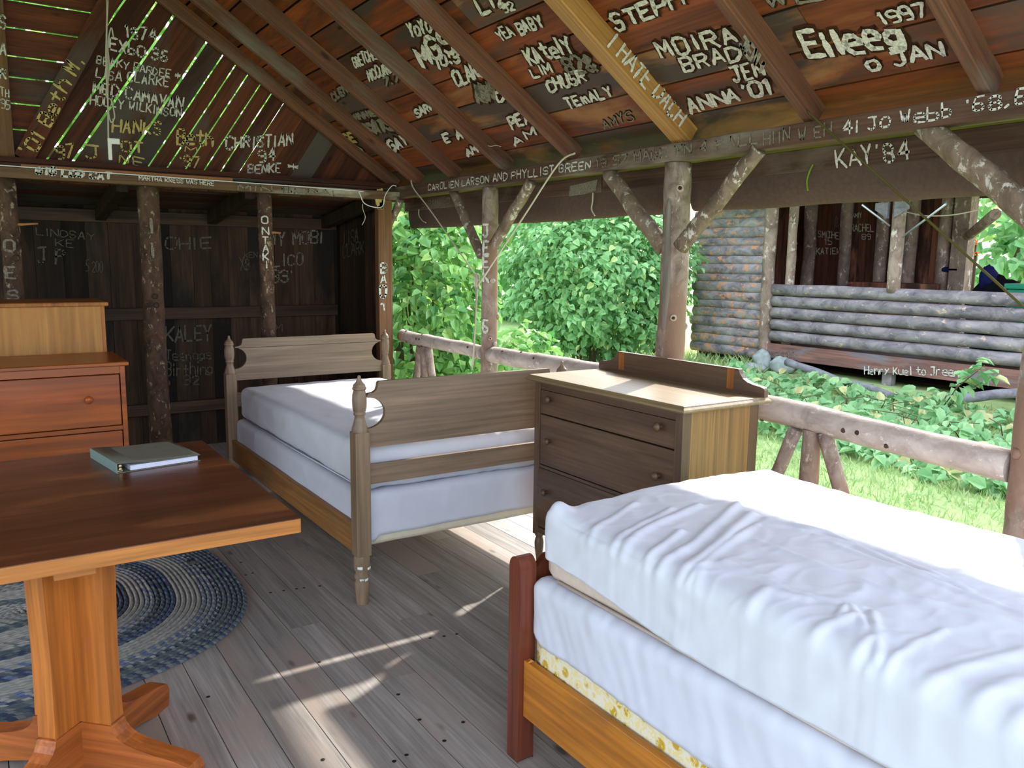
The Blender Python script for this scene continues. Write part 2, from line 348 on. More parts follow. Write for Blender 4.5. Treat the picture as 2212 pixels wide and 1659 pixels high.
# ------------------------------------------------------------------ brush lettering (single-stroke glyphs on a 4x6 grid)
G = {'A':'00 26 40;12 32','B':'00 06 36 45 44 33 03;33 42 41 30 00','C':'45 36 16 05 01 10 30 41','D':'00 06 26 44 42 20 00','E':'46 06 00 40;03 33',
'F':'46 06 00;03 33','G':'45 36 16 05 01 10 30 41 43 23','H':'00 06;40 46;03 43','I':'20 26','J':'06 46;36 31 20 10 01','K':'00 06;46 02;13 40','L':'06 00 40',
'M':'00 06 22 46 40','N':'00 06 40 46','O':'16 05 01 10 30 41 45 36 16','P':'00 06 36 45 44 33 03','Q':'16 05 01 10 30 41 45 36 16;22 40','R':'00 06 36 45 44 33 03;23 40',
'S':'45 36 16 05 04 13 33 42 41 30 10 01','T':'06 46;26 20','U':'06 01 10 30 41 46','V':'06 20 46','W':'06 10 24 30 46','X':'00 46;06 40','Y':'06 23 46;23 20','Z':'06 46 00 40',
'0':'16 05 01 10 30 41 45 36 16','1':'15 26 20','2':'05 16 36 45 44 00 40','3':'05 16 36 45 44 33 13;33 42 41 30 10 01','4':'30 36 02 42','5':'46 06 03 33 42 41 30 00',
'6':'46 16 03 01 10 30 41 42 33 03','7':'06 46 10','8':'13 04 05 16 36 45 44 33 13 02 01 10 30 41 42 33','9':'43 13 04 05 16 36 45 41 30 10',
'a':'43 34 14 03 01 10 30 41;44 40','b':'06 00 30 41 42 33 03','c':'43 34 14 03 01 10 30 41','e':'02 42 43 34 14 03 01 10 40','g':'43 34 14 03 02 11 41;44 40 30 00','h':'06 00;03 14 34 43 40',
'i':'24 20;25 26','k':'06 00;44 02;12 40','l':'26 20','m':'04 00;03 14 20;23 34 40','n':'04 00;03 14 34 43 40','o':'14 03 01 10 30 41 43 34 14','r':'04 00;03 14 34','s':'43 34 14 03 12 32 41 30 10 01',
't':'26 21 30 40;04 44','u':'04 01 10 30 41 44;40 41','w':'04 10 23 30 44','y':'04 22;44 00','d':'46 40 10 01 02 13 43','p':'04 00;04 34 43 42 31 01',
"'":'26 25','.':'20 21','*':'02 44;04 42;21 25;03 43','-':'13 33','&':'40 04 15 26 35 01 10 20 42',',':'21 10',':':'21 20;24 23'}
NARROW = "Il1'.i,:"
def lettering(host, text, p0, p1, pt, n, c, mat='paint', w=0.17, halo=False, off=0.004, name='painted_writing', jit=1.0):
    """text painted on the plane n.x=c; p0,p1 = ends of the baseline, pt = top left, in picture pixels of the survey"""
    n = V(n); nn = n.normalized()
    if nn.dot(EYE-plane_hit(*p0, n, c)) < 0: nn = -nn
    A = plane_hit(*p0, n, c); U = plane_hit(*p1, n, c)-A; W = plane_hit(*pt, n, c)-A
    return letter3d(host, text, A, U, W, nn, mat, w, halo, off, name, jit)
def letter3d(host, text, A, U, W, nn, mat='paint', w=0.17, halo=False, off=0.004, name='painted_writing', jit=1.0):
    adv = []; x = 0
    for ch in text:
        adv.append(x); x += 3.2 if ch in NARROW else (3.0 if ch == ' ' else 5.4)
    tot = max(x-1.2, 1); hh = W.length; sw = w*min(hh, U.length/tot*6*1.3)
    mb = MB(); passes = ((2.1, 1, off*0.6), (1.0, 0, off)) if halo else ((1.0, 0, off),)
    polys = []
    for ch, ax in zip(text, adv):
        if ch == ' ': continue
        g = G.get(ch) or G.get(ch.upper())
        if not g: continue
        dy = rnd(-0.45, 0.45)*jit; sx = rnd(0.85, 1.1); sy = rnd(0.88, 1.12)
        for st in g.split(';'):
            pts = []
            for q in st.split():
                gx = ax+int(q[0])*sx-(1.0 if ch in NARROW else 0)+rnd(-.22, .22)*jit; gy = int(q[1])*sy+dy+rnd(-.22, .22)*jit
                pts.append(A+U*(gx/tot)+W*(gy/6))
            polys.append(pts)
    for k, mi, of in passes:
        z = 0
        for pts in polys:
            z += 1
            for a, b in zip(pts, pts[1:]):
                d = b-a; L = d.length
                if L < 1e-6: continue
                d /= L; pr = nn.cross(d); hw = sw*k/2
                m = max(2, int(L/(sw*1.2))+1); vs = []
                o = nn*(of+(z % 5)*0.0001)
                for i in range(m+1):
                    t = i/m; e = 0.82 if i in (0, m) else 1
                    q = a-d*hw*0.6+d*(L+hw*1.2)*t+o
                    j = hw*e*(1+rnd(-.32, .32)*jit)
                    vs += [q+pr*j, q-pr*j]
                mb.add(vs, [(2*i, 2*i+1, 2*i+3, 2*i+2) for i in range(m)], mi, rnd(0, 1))
    return mb.build(name, [mat, 'stain'] if halo else [mat], host)

# ------------------------------------------------------------------ key dimensions
SL = 0.66                      # roof slope
RX = 0.18                      # ridge x
def rafter_z(x): return 2.06-SL*(x-2.7)      # underside of rafters, right-hand slope
CN = V((SL, 0, 1)); CC = 2.172+SL*2.7         # board underside plane (right slope)
def board_z(x): return CC-SL*x
def ground_z(x, y): return -0.45+0.09*(max(min(x, 9.6), -6)-2.7) if x > 2.7 else -0.45
GY = 5.83                      # gable boards
DS = V((1, 0, -SL)).normalized(); NS = V((SL, 0, 1)).normalized()

# ------------------------------------------------------------------ floor
mb = MB(); x = -2.7; w = 0.142; j = 0
while x < 2.86:
    ys = [-1.3]; y = -1.3+rnd(0.6, 2.4)
    while y < 6.6: ys.append(y); y += rnd(1.6, 3.2)
    ys.append(6.82)
    for a, b in zip(ys, ys[1:]):
        mb.box((x+0.0015, a+0.001, -0.03), (min(x+w, 2.86)-0.0015, b-0.001, rnd(-0.0012, 0.0)), 0, rnd(0, 1))
    x += w
mb.box((-2.7, -1.3, -0.10), (2.86, 6.82, -0.031), 1)
structure(mb.build('floor', ['floor', 'dark'], bev=0))

# ground and lawn
mb = MB(); nx, ny = 40, 40; vs = []
for i in range(nx+1):
    for k in range(ny+1):
        x = lerp(-16, 30, i/nx); y = lerp(-14, 34, k/ny); vs.append((x, y, ground_z(x, y)+0.03*noise.noise(V((x*.6, y*.6, 0)))))
mb.add(vs, [(i*(ny+1)+k, (i+1)*(ny+1)+k, (i+1)*(ny+1)+k+1, i*(ny+1)+k+1) for i in range(nx) for k in range(ny)], 0, 0.5, True)
structure(mb.build('ground', 'soil'))
mb = MB()
def blade(x, y, h, lean):
    z = ground_z(x, y)+0.03*noise.noise(V((x*.6, y*.6, 0)))-0.01
    a = rnd(0, 2*PI); dx, dy = math.cos(a)*0.006, math.sin(a)*0.006; lx, ly = rnd(-lean, lean), rnd(-lean, lean)
    mb.add([(x-dx, y-dy, z), (x+dx, y+dy, z), (x+lx*.4+dx*.7, y+ly*.4+dy*.7, z+h*.6), (x+lx, y+ly, z+h)], [(0, 1, 2), (0, 2, 3)], 0, random.random())
for i in range(24000):
    t = random.random(); x = 3.3+5.3*t*t**0.2; y = rnd(0.8, 6.5)+(x-3.3)*rnd(0, 0.35)
    blade(x, y, rnd(0.04, 0.10), 0.05)
for i in range(9000):
    x = rnd(4.5, 9.2); y = rnd(7.0, 12.3); blade(x, y, rnd(0.08, 0.20), 0.1)
tag(mb.build('lawn_grass', 'grass'), 'short green grass growing on the lawn between the two log shelters', 'grass', None, 'stuff')

# ------------------------------------------------------------------ roof boards (ceiling)
def slope_boards(name, xr0, xr1, y0, y1, sgn):
    """lapped boards; x measured from the ridge outwards"""
    mb = MB(); L0 = 0.0; Ltot = (xr1-xr0)/DS.x; wdt = 0.19; s = 0.0; k = 0
    while s < Ltot:
        e = min(s+wdt, Ltot)
        ys = [y0]; y = y0+rnd(0.8, 2.6)
        while y < y1-0.4: ys.append(y); y += rnd(1.8, 3.4)
        ys.append(y1)
        lift = rnd(0.0, 0.004)
        for a, b in zip(ys, ys[1:]):
            O = V((xr0, 0, board_z(xr0)))+DS*(s+0.006)
            O = V((O.x, a+0.0015, O.z))+NS*lift
            U = DS*(e-s-0.014)+NS*-0.007; 
            if sgn < 0:
                O = V((2*RX-O.x, O.y, O.z)); U = V((-U.x, 0, U.z)); Nn = V((-NS.x, 0, NS.z))
            else: Nn = NS
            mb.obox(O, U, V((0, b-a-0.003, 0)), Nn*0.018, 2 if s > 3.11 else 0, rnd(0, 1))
        s = e
    O = V((xr0-0.0, y0, board_z(xr0)))+NS*0.028; U = DS*Ltot
    if sgn < 0: O = V((2*RX-O.x, O.y, O.z)); U = V((-U.x, 0, U.z))
    mb.obox(O, U, V((0, y1-y0, 0)), V((0, 0, 0.012)), 1)
    return structure(mb.build(name, ['roof', 'dark', 'eave_bounce']))
random.seed(23)
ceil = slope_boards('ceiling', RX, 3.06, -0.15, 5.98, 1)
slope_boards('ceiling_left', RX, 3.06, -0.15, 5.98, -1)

# rafters
RW, RH = 0.042, 0.095
def rafter(y, label, mat='rafter', w=RW, h=RH, x_end=2.742, sgn=1, extra=None, tone=0.5):
    mb = MB(); L = (x_end-RX-0.02)/DS.x
    mb.box((0, -w/2, 0), (L, w/2, h), 0, tone)
    z0 = rafter_z(RX+0.02)
    if sgn > 0: mw = Matrix(((DS.x, 0, NS.x, RX+0.02), (0, 1, 0, y), (DS.z, 0, NS.z, z0), (0, 0, 0, 1)))
    else: mw = Matrix(((-DS.x, 0, -NS.x, RX-0.02), (0, -1, 0, y), (DS.z, 0, NS.z, z0), (0, 0, 0, 1)))
    o = mb.build('rafter', mat, None, 0.004, mw)
    tag(o, label, 'rafter', 'sloping roof rafters')
    return o
raf = [
 (1.409, 'rafter nearest the camera, coming down at the upper right corner', 'rafter'),
 (2.061, 'grey rafter smeared with white paint, right of the new yellow rafter', 'rafter'),
 (2.747, 'new yellow pine rafter with painted complaint along its side', 'new_rafter'),
 (3.554, 'brown rafter just left of the new yellow rafter', 'rafter'),
 (4.213, 'greyish brown rafter, second to the left of the yellow rafter', 'rafter'),
 (4.836, 'reddish brown rafter, third to the left of the yellow rafter', 'rafter'),
 (5.37, 'dark rafter next to the gable rafter', 'rafter'),
 (5.78, 'end rafter lying against the slatted gable boards', 'rafter')]
R_ = {}
for i, (y, lb, mt) in enumerate(raf):
    R_[y] = rafter(y, lb, mt, 0.085 if mt == 'new_rafter' else RW, RH, 2.742, 1, None, 0.35+0.1*(i % 4))
# ridge board
mb = MB(); mb.box((RX-0.016, -0.15, 3.70), (RX+0.016, 5.97, 3.83), 0); structure(mb.build('trim_5', 'plate'))

# ------------------------------------------------------------------ wall plate (right beam), fascia, canvas
mb = MB(); mb.box((2.70, -1.2, 1.965), (2.79, 5.66, 2.045)); plate = tag(mb.build('wall_plate_beam', 'plate', None, 0.005), 'long painted beam carried by the log posts of the open side', 'beam')
mb = MB(); mb.box((2.945, -1.22, 1.893), (2.968, 3.55, 1.985), 0, 0.45); mb.box((2.945, 3.56, 1.893), (2.968, 6.0, 1.985), 0, 0.6)
fascia = tag(mb.build('eave_board', 'fascia', None, 0.003), 'brown eave board with painted writing above the rolled canvas', 'board')
def canvas(y0, y1, label, droop, seed):
    mb = MB(); n = 60; prof = []
    # flat band nailed to the board, then a fat roll
    for k in range(26):
        t = k/25
        if t < 0.15: p = (-0.006, 0.02-t*0.2)
        else:
            a = (t-0.15)/0.85*1.55*PI
            p = (0.028-0.040*math.cos(a), -0.078-0.052*math.sin(a-PI/2)-0.0)
        prof.append(p)
    prof = [(-0.008, 0.03), (-0.010, 0.0), (-0.016, -0.03)]
    for k in range(20):
        a = PI*0.85+k/19*1.7*PI
        prof.append((0.012+0.036*math.cos(a), -0.086+0.060*math.sin(a)))
    vs = []; fs = []
    for i in range(n+1):
        t = i/n; y = lerp(y0, y1, t)
        sag = droop*math.sin(PI*t)*(0.7+0.5*noise.noise(V((seed, t*4, 0))))+0.006*noise.noise(V((seed+5, t*11, 0)))
        for q in prof:
            f = min(1, max(0, -q[1]/0.1)); ww = 0.006*noise.noise(V((y*3, q[1]*12, seed)))
            vs.append((2.966+q[0]+0.020*f+ww*f, y, 1.905+q[1]-sag*f+ww*f))
    m = len(prof)
    mb.add(vs, [(i*m+k, i*m+k+1, (i+1)*m+k+1, (i+1)*m+k) for i in range(n) for k in range(m-1)], 0, 0.5, True)
    o = mb.build('rolled_canvas', 'canvas')
    sd = o.modifiers.new('solid', 'SOLIDIFY'); sd.thickness = 0.004; sd.offset = 1
    return tag(o, label, 'canvas')
cv_a = canvas(-1.15, 2.90, 'rolled brown canvas blind hanging to the right of the thick log post', 0.010, 1)
cv_b = canvas(3.0, 5.95, 'dark rolled canvas blind hanging to the left of the thick log post', 0.012, 9)
# short ties on the canvas
def cord(name, label, pts, r, mat, cat='rope', n=6, parent=None, group=None):
    mb = MB(); P = [V(p) for p in pts]; out = []
    for i in range(len(P)-1):
        p0 = P[max(i-1, 0)]; p1 = P[i]; p2 = P[i+1]; p3 = P[min(i+2, len(P)-1)]
        for k in range(6):
            t = k/6; out.append(0.5*((2*p1)+(p2-p0)*t+(2*p0-5*p1+4*p2-p3)*t*t+(3*p1-p0-3*p2+p3)*t**3))
    out.append(P[-1]); mb.tube(out, r, n)
    o = mb.build(name, mat, parent)
    return tag(o, label, cat, group) if parent is None else o
xc = 2.955
for a, lab, m in (([(905, 452), (905, 465), (912, 476), (920, 481)], 'short white tie hanging on the far left end of the canvas', 'rope'),
             ([(1281, 416), (1280, 435), (1278, 452), (1285, 466)], 'short white tie hanging on the canvas left of the thick log post', 'rope'),
             ([(1756, 355), (1748, 372), (1743, 392), (1745, 412)], 'green tie string hanging on the right-hand canvas', 'greentie')):
    cord('canvas_tie', lab, [on(px, py, 'x', xc-0.022) for px, py in a], 0.004, m, 'tie', 6, None, 'canvas ties')

# ------------------------------------------------------------------ gable: tie beam, slatted boards, king post, diagonal
mb = MB(); mb.box((-2.36, 5.575, 1.945), (2.70, 5.665, 2.005)); tie = tag(mb.build('tie_beam', 'tie', None, 0.005), 'whitewash-stained cross beam below the slatted gable', 'beam')
mb = MB(); mb.box((0.30, 5.60, 2.0055), (1.50, 5.66, 2.027)); tag(mb.build('wood_strip', 'strip', None, 0.002), 'pale bare wood strip lying on the cross beam', 'strip')
# diagonal boards
bdir = V((0.549, 0, 0.836)); bn = V((bdir.z, 0, -bdir.x))     # along the board / to the right of it
gap_lines = [((125,309),(317,37)), ((185,305),(353,68)), ((300,308),(425,125)), ((353,308),(459,156)), ((397,307),(487,176)), ((440,304),(510,203)), ((483,302),(541,218)), ((521,302),(565,237)), ((565,298),(592,258)), ((620,308),(634,290))]
ss = []
for a, b in gap_lines:
    pa, pb = on(*a, 'y', GY), on(*b, 'y', GY); ss.append((((pa+pb)/2)).dot(bn))
ss = sorted(ss)
ss2 = [ss[0]-0.13] + [ss[0]] + [ss[1]]
lo = ss[1]
edges = [ss[0]-0.30, ss[0]-0.145]+ss
k = edges[-1]
while k < 2.9: k += 0.135; edges.append(k)
gmb = MB()
def clip_poly(poly, n, c):     # keep n.p <= c  (2d: x,z)
    out = []
    for i in range(len(poly)):
        p, q = poly[i], poly[(i+1) % len(poly)]
        dp, dq = n[0]*p[0]+n[1]*p[1]-c, n[0]*q[0]+n[1]*q[1]-c
        if dp <= 0: out.append(p)
        if dp*dq < 0:
            t = dp/(dp-dq); out.append((lerp(p[0], q[0], t), lerp(p[1], q[1], t)))
    return out
dg_a, dg_b = on(75, 345, 'y', 5.80), on(262, 0, 'y', 5.80)    # right edge of the diagonal brace
dgd = (dg_b-dg_a).normalized()
ridge_top = board_z(RX)+0.01
xd = V((1, 0, 0)); bd_mat_rot = None
boards = []
for i in range(len(edges)-1):
    a, b = edges[i], edges[i+1]
    gap = 0.0055 if i < 3 else (0.0045 if i < 10 else 0.001)
    if i == 3: gap = 0.009
    P = lambda s, t: bn*s+bdir*t
    poly = [P(a+gap, -1), P(b-gap, -1), P(b-gap, 5), P(a+gap, 5)]
    poly = [(p.x, p.z) for p in poly]
    poly = clip_poly(poly, (0, -1), -1.95)
    poly = clip_poly(poly, (SL, 1), CC+0.0)
    poly = clip_poly(poly, (-1, 0), -0.20)
    # right side of brace only
    nr = V((-dgd.z, 0, dgd.x)); poly = clip_poly(poly, (nr.x, nr.z), nr.dot(dg_a)+0.02)
    if len(poly) > 2: gmb.prism(poly, (0, GY+rnd(0, 0.004), 0), (1, 0, 0), (0, 0, 1), (0, 0.018, 0), 0, rnd(0, 1))
# rotate texture space: build in a frame whose local X is the board direction
ang = math.atan2(bdir.z, bdir.x); Rm = Matrix.Rotation(-ang, 4, 'Y')
gmb.v = [tuple(Rm.inverted() @ V(p)) for p in gmb.v]
gab = structure(gmb.build('wall_gable', 'gable', None, 0, Rm))
# left bay: horizontal boards with slits between king post and diagonal
hm = MB(); zs = [1.95, 2.10, 2.25, 2.40, 2.55, 2.67, 2.83, 2.985, 3.14, 3.30, 3.47, 3.64, 3.84]
for i in range(len(zs)-1):
    g = 0.005
    poly = [(-2.2, zs[i]+g), (1.3, zs[i]+g), (1.3, zs[i+1]-g), (-2.2, zs[i+1]-g)]
    nr = V((dgd.z, 0, -dgd.x)); poly = clip_poly(poly, (nr.x, nr.z), nr.dot(dg_a)-0.05)
    poly = clip_poly(poly, (SL, 1), CC); poly = clip_poly(poly, (-SL, 1), CC-SL*2*RX)
    if len(poly) > 2: hm.prism(poly, (0, GY+rnd(0, 0.004), 0), (1, 0, 0), (0, 0, 1), (0, 0.018, 0), 0, rnd(0, 1))
structure(hm.build('wall_gable_left', 'gable'))
# diagonal brace with its lettering
mb = MB(); L = 2.0; wv = 0.105
O = dg_a-dgd*0.03
U = V((-dgd.z, 0, dgd.x))
poly = [(0, 0), (1.92, 0), (1.92, wv), (0, wv)]
pw = []
for t, s in poly:
    p = O+dgd*t+U*s; pw.append((p.x, p.z))
pw = clip_poly(pw, (0, -1), -2.0055); pw = clip_poly(pw, (SL, 1), CC-0.13)
mb.prism(pw, (0, 5.765, 0), (1, 0, 0), (0, 0, 1), (0, 0.06, 0))
mb.v = [tuple(Rm.inverted() @ V(p)) for p in mb.v]
diag = tag(mb.build('gable_brace', 'gable', None, 0.003, Rm), 'steep diagonal brace in the gable with yellowed lettering', 'brace')
mb = MB(); mb.box((0.175, 5.76, 2.0055), (0.282, 5.825, 3.70), 0, 0.6); king = tag(mb.build('king_post', 'cornerpost', None, 0.004), 'upright king post at the far left of the gable with painted letters', 'post')

# ------------------------------------------------------------------ alcove behind the tie beam
def vboards(name, x0, x1, y, z0, z1, mat='darkboard', axis='x', th=0.02, back=True):
    mb = MB(); p = x0
    while p < x1:
        w = rnd(0.10, 0.19); e = min(p+w, x1); d = rnd(0, 0.006)
        if axis == 'x': mb.box((p+0.001, y+d, z0), (e-0.001, y+th+d, z1), 0, rnd(0, 1))
        else: mb.box((y+d, p+0.001, z0), (y+th+d, e-0.001, z1), 0, rnd(0, 1))
        p = e
    if axis == 'x': mb.box((x0, y+th+0.007, z0), (x1, y+th+0.02, z1), 0, 0.1)
    else: mb.box((y+th+0.007, x0, z0), (y+th+0.02, x1, z1), 0, 0.1)
    return structure(mb.build(name, mat))
AW = 6.78
wb = vboards('wall_back', -2.4, 2.70, AW, 0.0, 2.10)
wr = vboards('wall_right', 5.76, AW+0.03, 2.68, 0.0, 2.12, axis='y')
wl = vboards('wall_left', 5.70, AW+0.03, -2.44, 0.0, 2.12, axis='y')
mb = MB(); y = 5.68; k = 0
while y < AW+0.02:
    e = min(y+0.16, AW+0.03); za = 2.02-(y-5.68)*0.13; zb = 2.02-(e-5.68)*0.13
    mb.prism([(y+0.001, za), (e-0.001, zb), (e-0.001, zb+0.02), (y+0.001, za+0.02)], (-2.4, 0, 0), (0, 1, 0), (0, 0, 1), (5.12, 0, 0), 0, rnd(0, 1)); y = e
mb.prism([(5.70, 2.045), (AW+0.1, 1.90), (AW+0.1, 1.93), (5.70, 2.075)], (-2.4, 0, 0), (0, 1, 0), (0, 0, 1), (5.15, 0, 0), 0, 0.2)
structure(mb.build('ceiling_alcove', 'gable'))
girt = []
for z, xa, xb in ((1.075, -2.4, 2.66), (0.33, -2.4, 2.66), (1.80, -2.4, 2.66)):
    mb = MB(); mb.box((xa, AW-0.045, z-0.045), (xb, AW-0.002, z+0.045)); o = structure(mb.build('trim_%d' % (len(girt)+1), 'girt', None, 0.003)); girt.append(o)
def alcove_beam(x, label):
    mb = MB(); mb.obox((x-0.035, 5.67, 1.905), (0.07, 0, 0), (0, AW-5.70, -(AW-5.70)*0.13), (0, 0, 0.09), 0, 0.3)
    tag(mb.build('alcove_joist', 'darkboard', None, 0.003), label, 'beam', 'dark joists over the alcove')
alcove_beam(0.84, 'dark joist behind the second log post of the alcove')
alcove_beam(1.63, 'dark joist behind the thin log post of the alcove')
alcove_beam(2.56, 'dark joist over the right end of the alcove')
alcove_beam(0.12, 'dark joist behind the leftmost log post of the alcove')

def log_post(x, y, z0, z1, r, label, mat='barkdark', lean=(0, 0), seed=1, flare=1.08, n=18, wob=0.06, group=None):
    mb = MB(); k = 34
    pts = log_pts((x, y, z0), (x+lean[0], y+lean[1], z1), k, 0.004, seed)
    rad = [r*lerp(flare, 0.95, i/k)*(1+0.05*noise.noise(V((seed*3.1, i*0.4, 0)))) for i in range(k+1)]
    mb.tube(pts, rad, n, 0, rnd(.3, .7), True, wob, seed*1.7)
    # knots
    for q in range(5):
        i = random.randrange(3, k-3); a = rnd(0, 2*PI); d = V((math.cos(a), math.sin(a), 0)); c = pts[i]+d*rad[i]*0.93
        mb.tube([c, c+d*0.010, c+d*0.014], [0.022, 0.014, 0.006], 8, 0, 0.4)
    o = mb.build('log_post', mat)
    return tag(o, label, 'post', group)
lp1 = log_post(0.215, 5.66, 0, 1.944, 0.052, 'bark-covered log post at the left edge of the alcove, behind the chests', 'barkdark', (0.01, 0), 1)
lp2 = log_post(0.985, 5.66, 0, 1.944, 0.066, 'thick bark-covered log post between the chests and the far bed', 'barkdark', (0.0, 0), 2)
lp3 = log_post(1.722, 5.66, 0, 1.944, 0.050, 'thinner log post with stacked letters behind the far headboard', 'barkdark', (0.0, 0), 3)
# twig pegs on the posts
for pz, a, b, lb in ((lp1, (45, 485), (82, 483), 'stub'), (lp3, (590, 502), (607, 503), 'stub')):
    pa, pb = on(*a, 'y', 5.62), on(*b, 'y', 5.60); mb = MB(); mb.tube([pa+V((-0.04, 0.04, 0)), pa, pb], [0.010, 0.009, 0.005], 8); mb.build('broken_branch', 'strip', pz)
# corner post
mb = MB(); mb.box((2.535, 5.60, 0), (2.645, 5.665, 1.944)); corner = tag(mb.build('corner_post', 'cornerpost', None, 0.004), 'square sawn corner post with white letters beside the far headboard', 'post')

# ------------------------------------------------------------------ right side: posts, braces, railing
PX = 2.755
p1 = log_post(2.765, 4.42, 0, 1.963, 0.052, 'slim log post with stacked white letters, second along the open side', 'barklight', (0, 0), 4)
p2 = log_post(2.765, 2.79, 0, 1.963, 0.066, 'thick log post standing behind the dresser', 'barklight', (0, 0), 5)
p3 = log_post(2.765, 1.168, 0, 1.963, 0.062, 'log post cut by the right edge of the picture', 'barklight', (0, 0), 6)
def brace(a, b, r, label, seed, x=2.735, dxt=0.02):
    A, B = on(*a, 'x', x-0.015), on(*b, 'x', x+dxt)
    mb = MB(); pts = log_pts(A, B, 16, 0.004, seed)
    mb.tube(pts, [r*lerp(1.0, 0.95, i/16)*(1+0.06*noise.noise(V((seed, i*.5, 2)))) for i in range(17)], 14, 0, rnd(.3, .7), True, 0.07, seed)
    return tag(mb.build('knee_brace', 'barkbrace'), label, 'brace', 'log knee braces')
brace((820, 535), (866, 428), 0.030, 'short knee brace rising from the square corner post', 11, 2.68)
brace((1040, 552), (980, 415), 0.032, 'knee brace on the left side of the lettered slim post', 12)
brace((1066, 532), (1148, 392), 0.034, 'knee brace on the right side of the lettered slim post', 13, 2.70)
brace((1432, 535), (1316, 375), 0.040, 'knee brace on the left side of the thick log post', 14)
brace((1470, 535), (1640, 322), 0.036, 'knee brace on the right side of the thick log post', 15, 2.70)
brace((2300, 525), (1998, 272), 0.043, 'white-flecked knee brace at the upper right of the picture', 16)
def rail(y0, y1, z0, z1, r, label, seed):
    mb = MB(); pts = log_pts((PX, y0, z0), (PX, y1, z1), 26, 0.006, seed)
    mb.tube(pts, [r*lerp(1.03, 0.97, i/26)*(1+0.05*noise.noise(V((seed, i*.4, 7)))) for i in range(27)], 18, 0, rnd(.3, .7), True, 0.06, seed)
    for q in range(7):
        i = random.randrange(2, 24); a = rnd(PI*0.6, PI*1.4); d = V((math.cos(a), 0, math.sin(a))); c = pts[i]+d*r*0.96
        mb.tube([c, c+d*0.006], [0.010, 0.007], 8, 1, 0.4)
    return tag(mb.build('log_rail', ['barkrail', 'barkdark']), label, 'railing', 'log rails along the open side')
rail(5.66, 4.474, 0.935, 0.918, 0.046, 'log rail between the corner post and the lettered slim post', 21)
rail(4.366, 2.858, 0.918, 0.93, 0.052, 'log rail between the lettered slim post and the thick post', 22)
rail(2.722, 1.23, 0.93, 0.872, 0.055, 'log rail to the right of the dresser', 23)
rail(1.12, -1.1, 0.93, 0.93, 0.05, 'log rail running out of the picture on the right', 24)
def rail_support(yc, zt, label, seed, sp):
    t = thing('rail_support', label, 'railing', (PX, yc, 0), 'branch supports under the log rails')
    for nm, a, b, r in (('upright_branch', (PX, yc, 0.0), (PX, yc, zt), 0.037), ('slanting_branch', (PX, yc-sp, 0.12), (PX-0.005, yc-0.06, zt-0.005), 0.030), ('slanting_branch', (PX, yc+sp, 0.12), (PX-0.005, yc+0.07, zt-0.005), 0.028)):
        mb = MB(); pts = log_pts(a, b, 12, 0.006, seed); seed += 1.3
        mb.tube(pts, [r*(1+0.06*noise.noise(V((seed, i*.5, 2)))) for i in range(13)], 14, 0, rnd(.3, .7), True, 0.06, seed)
        mb.build(nm, 'barklight', t)
y1s = on(918, 790, 'x', PX).y; y2s = on(1755, 930, 'x', PX).y
rail_support(y1s, 0.885, 'forked branch support under the rail next to the corner post', 31, 0.30)
rail_support(y2s, 0.86, 'forked branch support under the rail right of the dresser', 36, 0.36)
# sill log at floor edge
mb = MB(); mb.box((2.72, -1.25, -0.18), (2.86, 5.7, -0.03)); structure(mb.build('trim_4', 'plate'))

# ------------------------------------------------------------------ writing
gn = V((0, 1, 0)); gc = GY
def GT(t, a, b, top, mat='paint', w=0.17, halo=False, **k): return lettering(gab, t, a, b, top, gn, GY-0.0, mat, w, halo, 0.006, **k)
GT('1974', (272, 82), (338, 88), (270, 57)); GT('EXbO 36', (236, 108), (362, 133), (238, 84))
GT('BEAKY BARDEE *', (208, 137), (388, 172), (210, 120), w=0.15); GT('LISA CLARKE', (207, 168), (364, 188), (209, 148), w=0.15)
GT('MED CAMAVAN', (201, 199), (394, 234), (203, 176)); GT('HOLLY WILKINSON', (194, 224), (391, 254), (196, 205), w=0.15)
GT('HANKS', (243, 283), (348, 291), (245, 257), 'paintyel'); GT('97', (122, 342), (160, 341), (121, 315), 'paintyel'); GT('J', (184, 341), (216, 344), (184, 316), 'paintyel')
GT('OT', (262, 327), (312, 332), (262, 303), 'paintyel'); GT('NE', (258, 352), (310, 362), (258, 334), 'paintyel')
GT('Beth', (382, 310), (460, 314), (383, 280), 'paintyel'); GT('M', (400, 328), (428, 330), (400, 316), 'paintyel'); GT("'97", (385, 360), (432, 362), (385, 338), 'paintyel')
GT('CHRISTIAN', (488, 322), (632, 314), (489, 297)); GT('94', (557, 350), (596, 347), (557, 326)); GT('BENKE', (535, 373), (606, 375), (536, 353)); GT('*', (622, 366), (642, 368), (622, 350))
lettering(diag, "'01 Beth M.", (70, 343), (183, 133), (40, 324), gn, 5.765, 'paintyel', 0.16)
lettering(king, 'TH', (1, 208), (20, 211), (1, 190), gn, 5.76); lettering(king, '95', (1, 233), (22, 236), (1, 214), gn, 5.76)
lettering(king, 'S', (1, 60), (12, 62), (1, 28), gn, 5.76); lettering(king, 'A', (1, 118), (13, 120), (1, 92), gn, 5.76); lettering(king, 'R', (1, 170), (14, 172), (1, 148), gn, 5.76)
def CT(t, a, b, top, mat='paint', w=0.215, halo=True): return lettering(ceil, t, a, b, top, CN, CC, mat, w, halo, 0.009)
CT('GRETCHEN', (768, 143), (822, 122), (761, 122)); CT('MCCURDY', (800, 172), (858, 150), (794, 150)); CT('7.72', (833, 184), (880, 166), (829, 169), 'paintdim')
CT('MGS', (914, 139), (990, 108), (893, 100)); CT('10:3', (948, 145), (996, 128), (940, 122)); CT('YoYo', (890, 78), (935, 62), (880, 50))
CT('CLARE', (990, 184), (1052, 158), (978, 156)); CT('o o', (965, 72), (985, 66), (960, 50), 'paintdim')
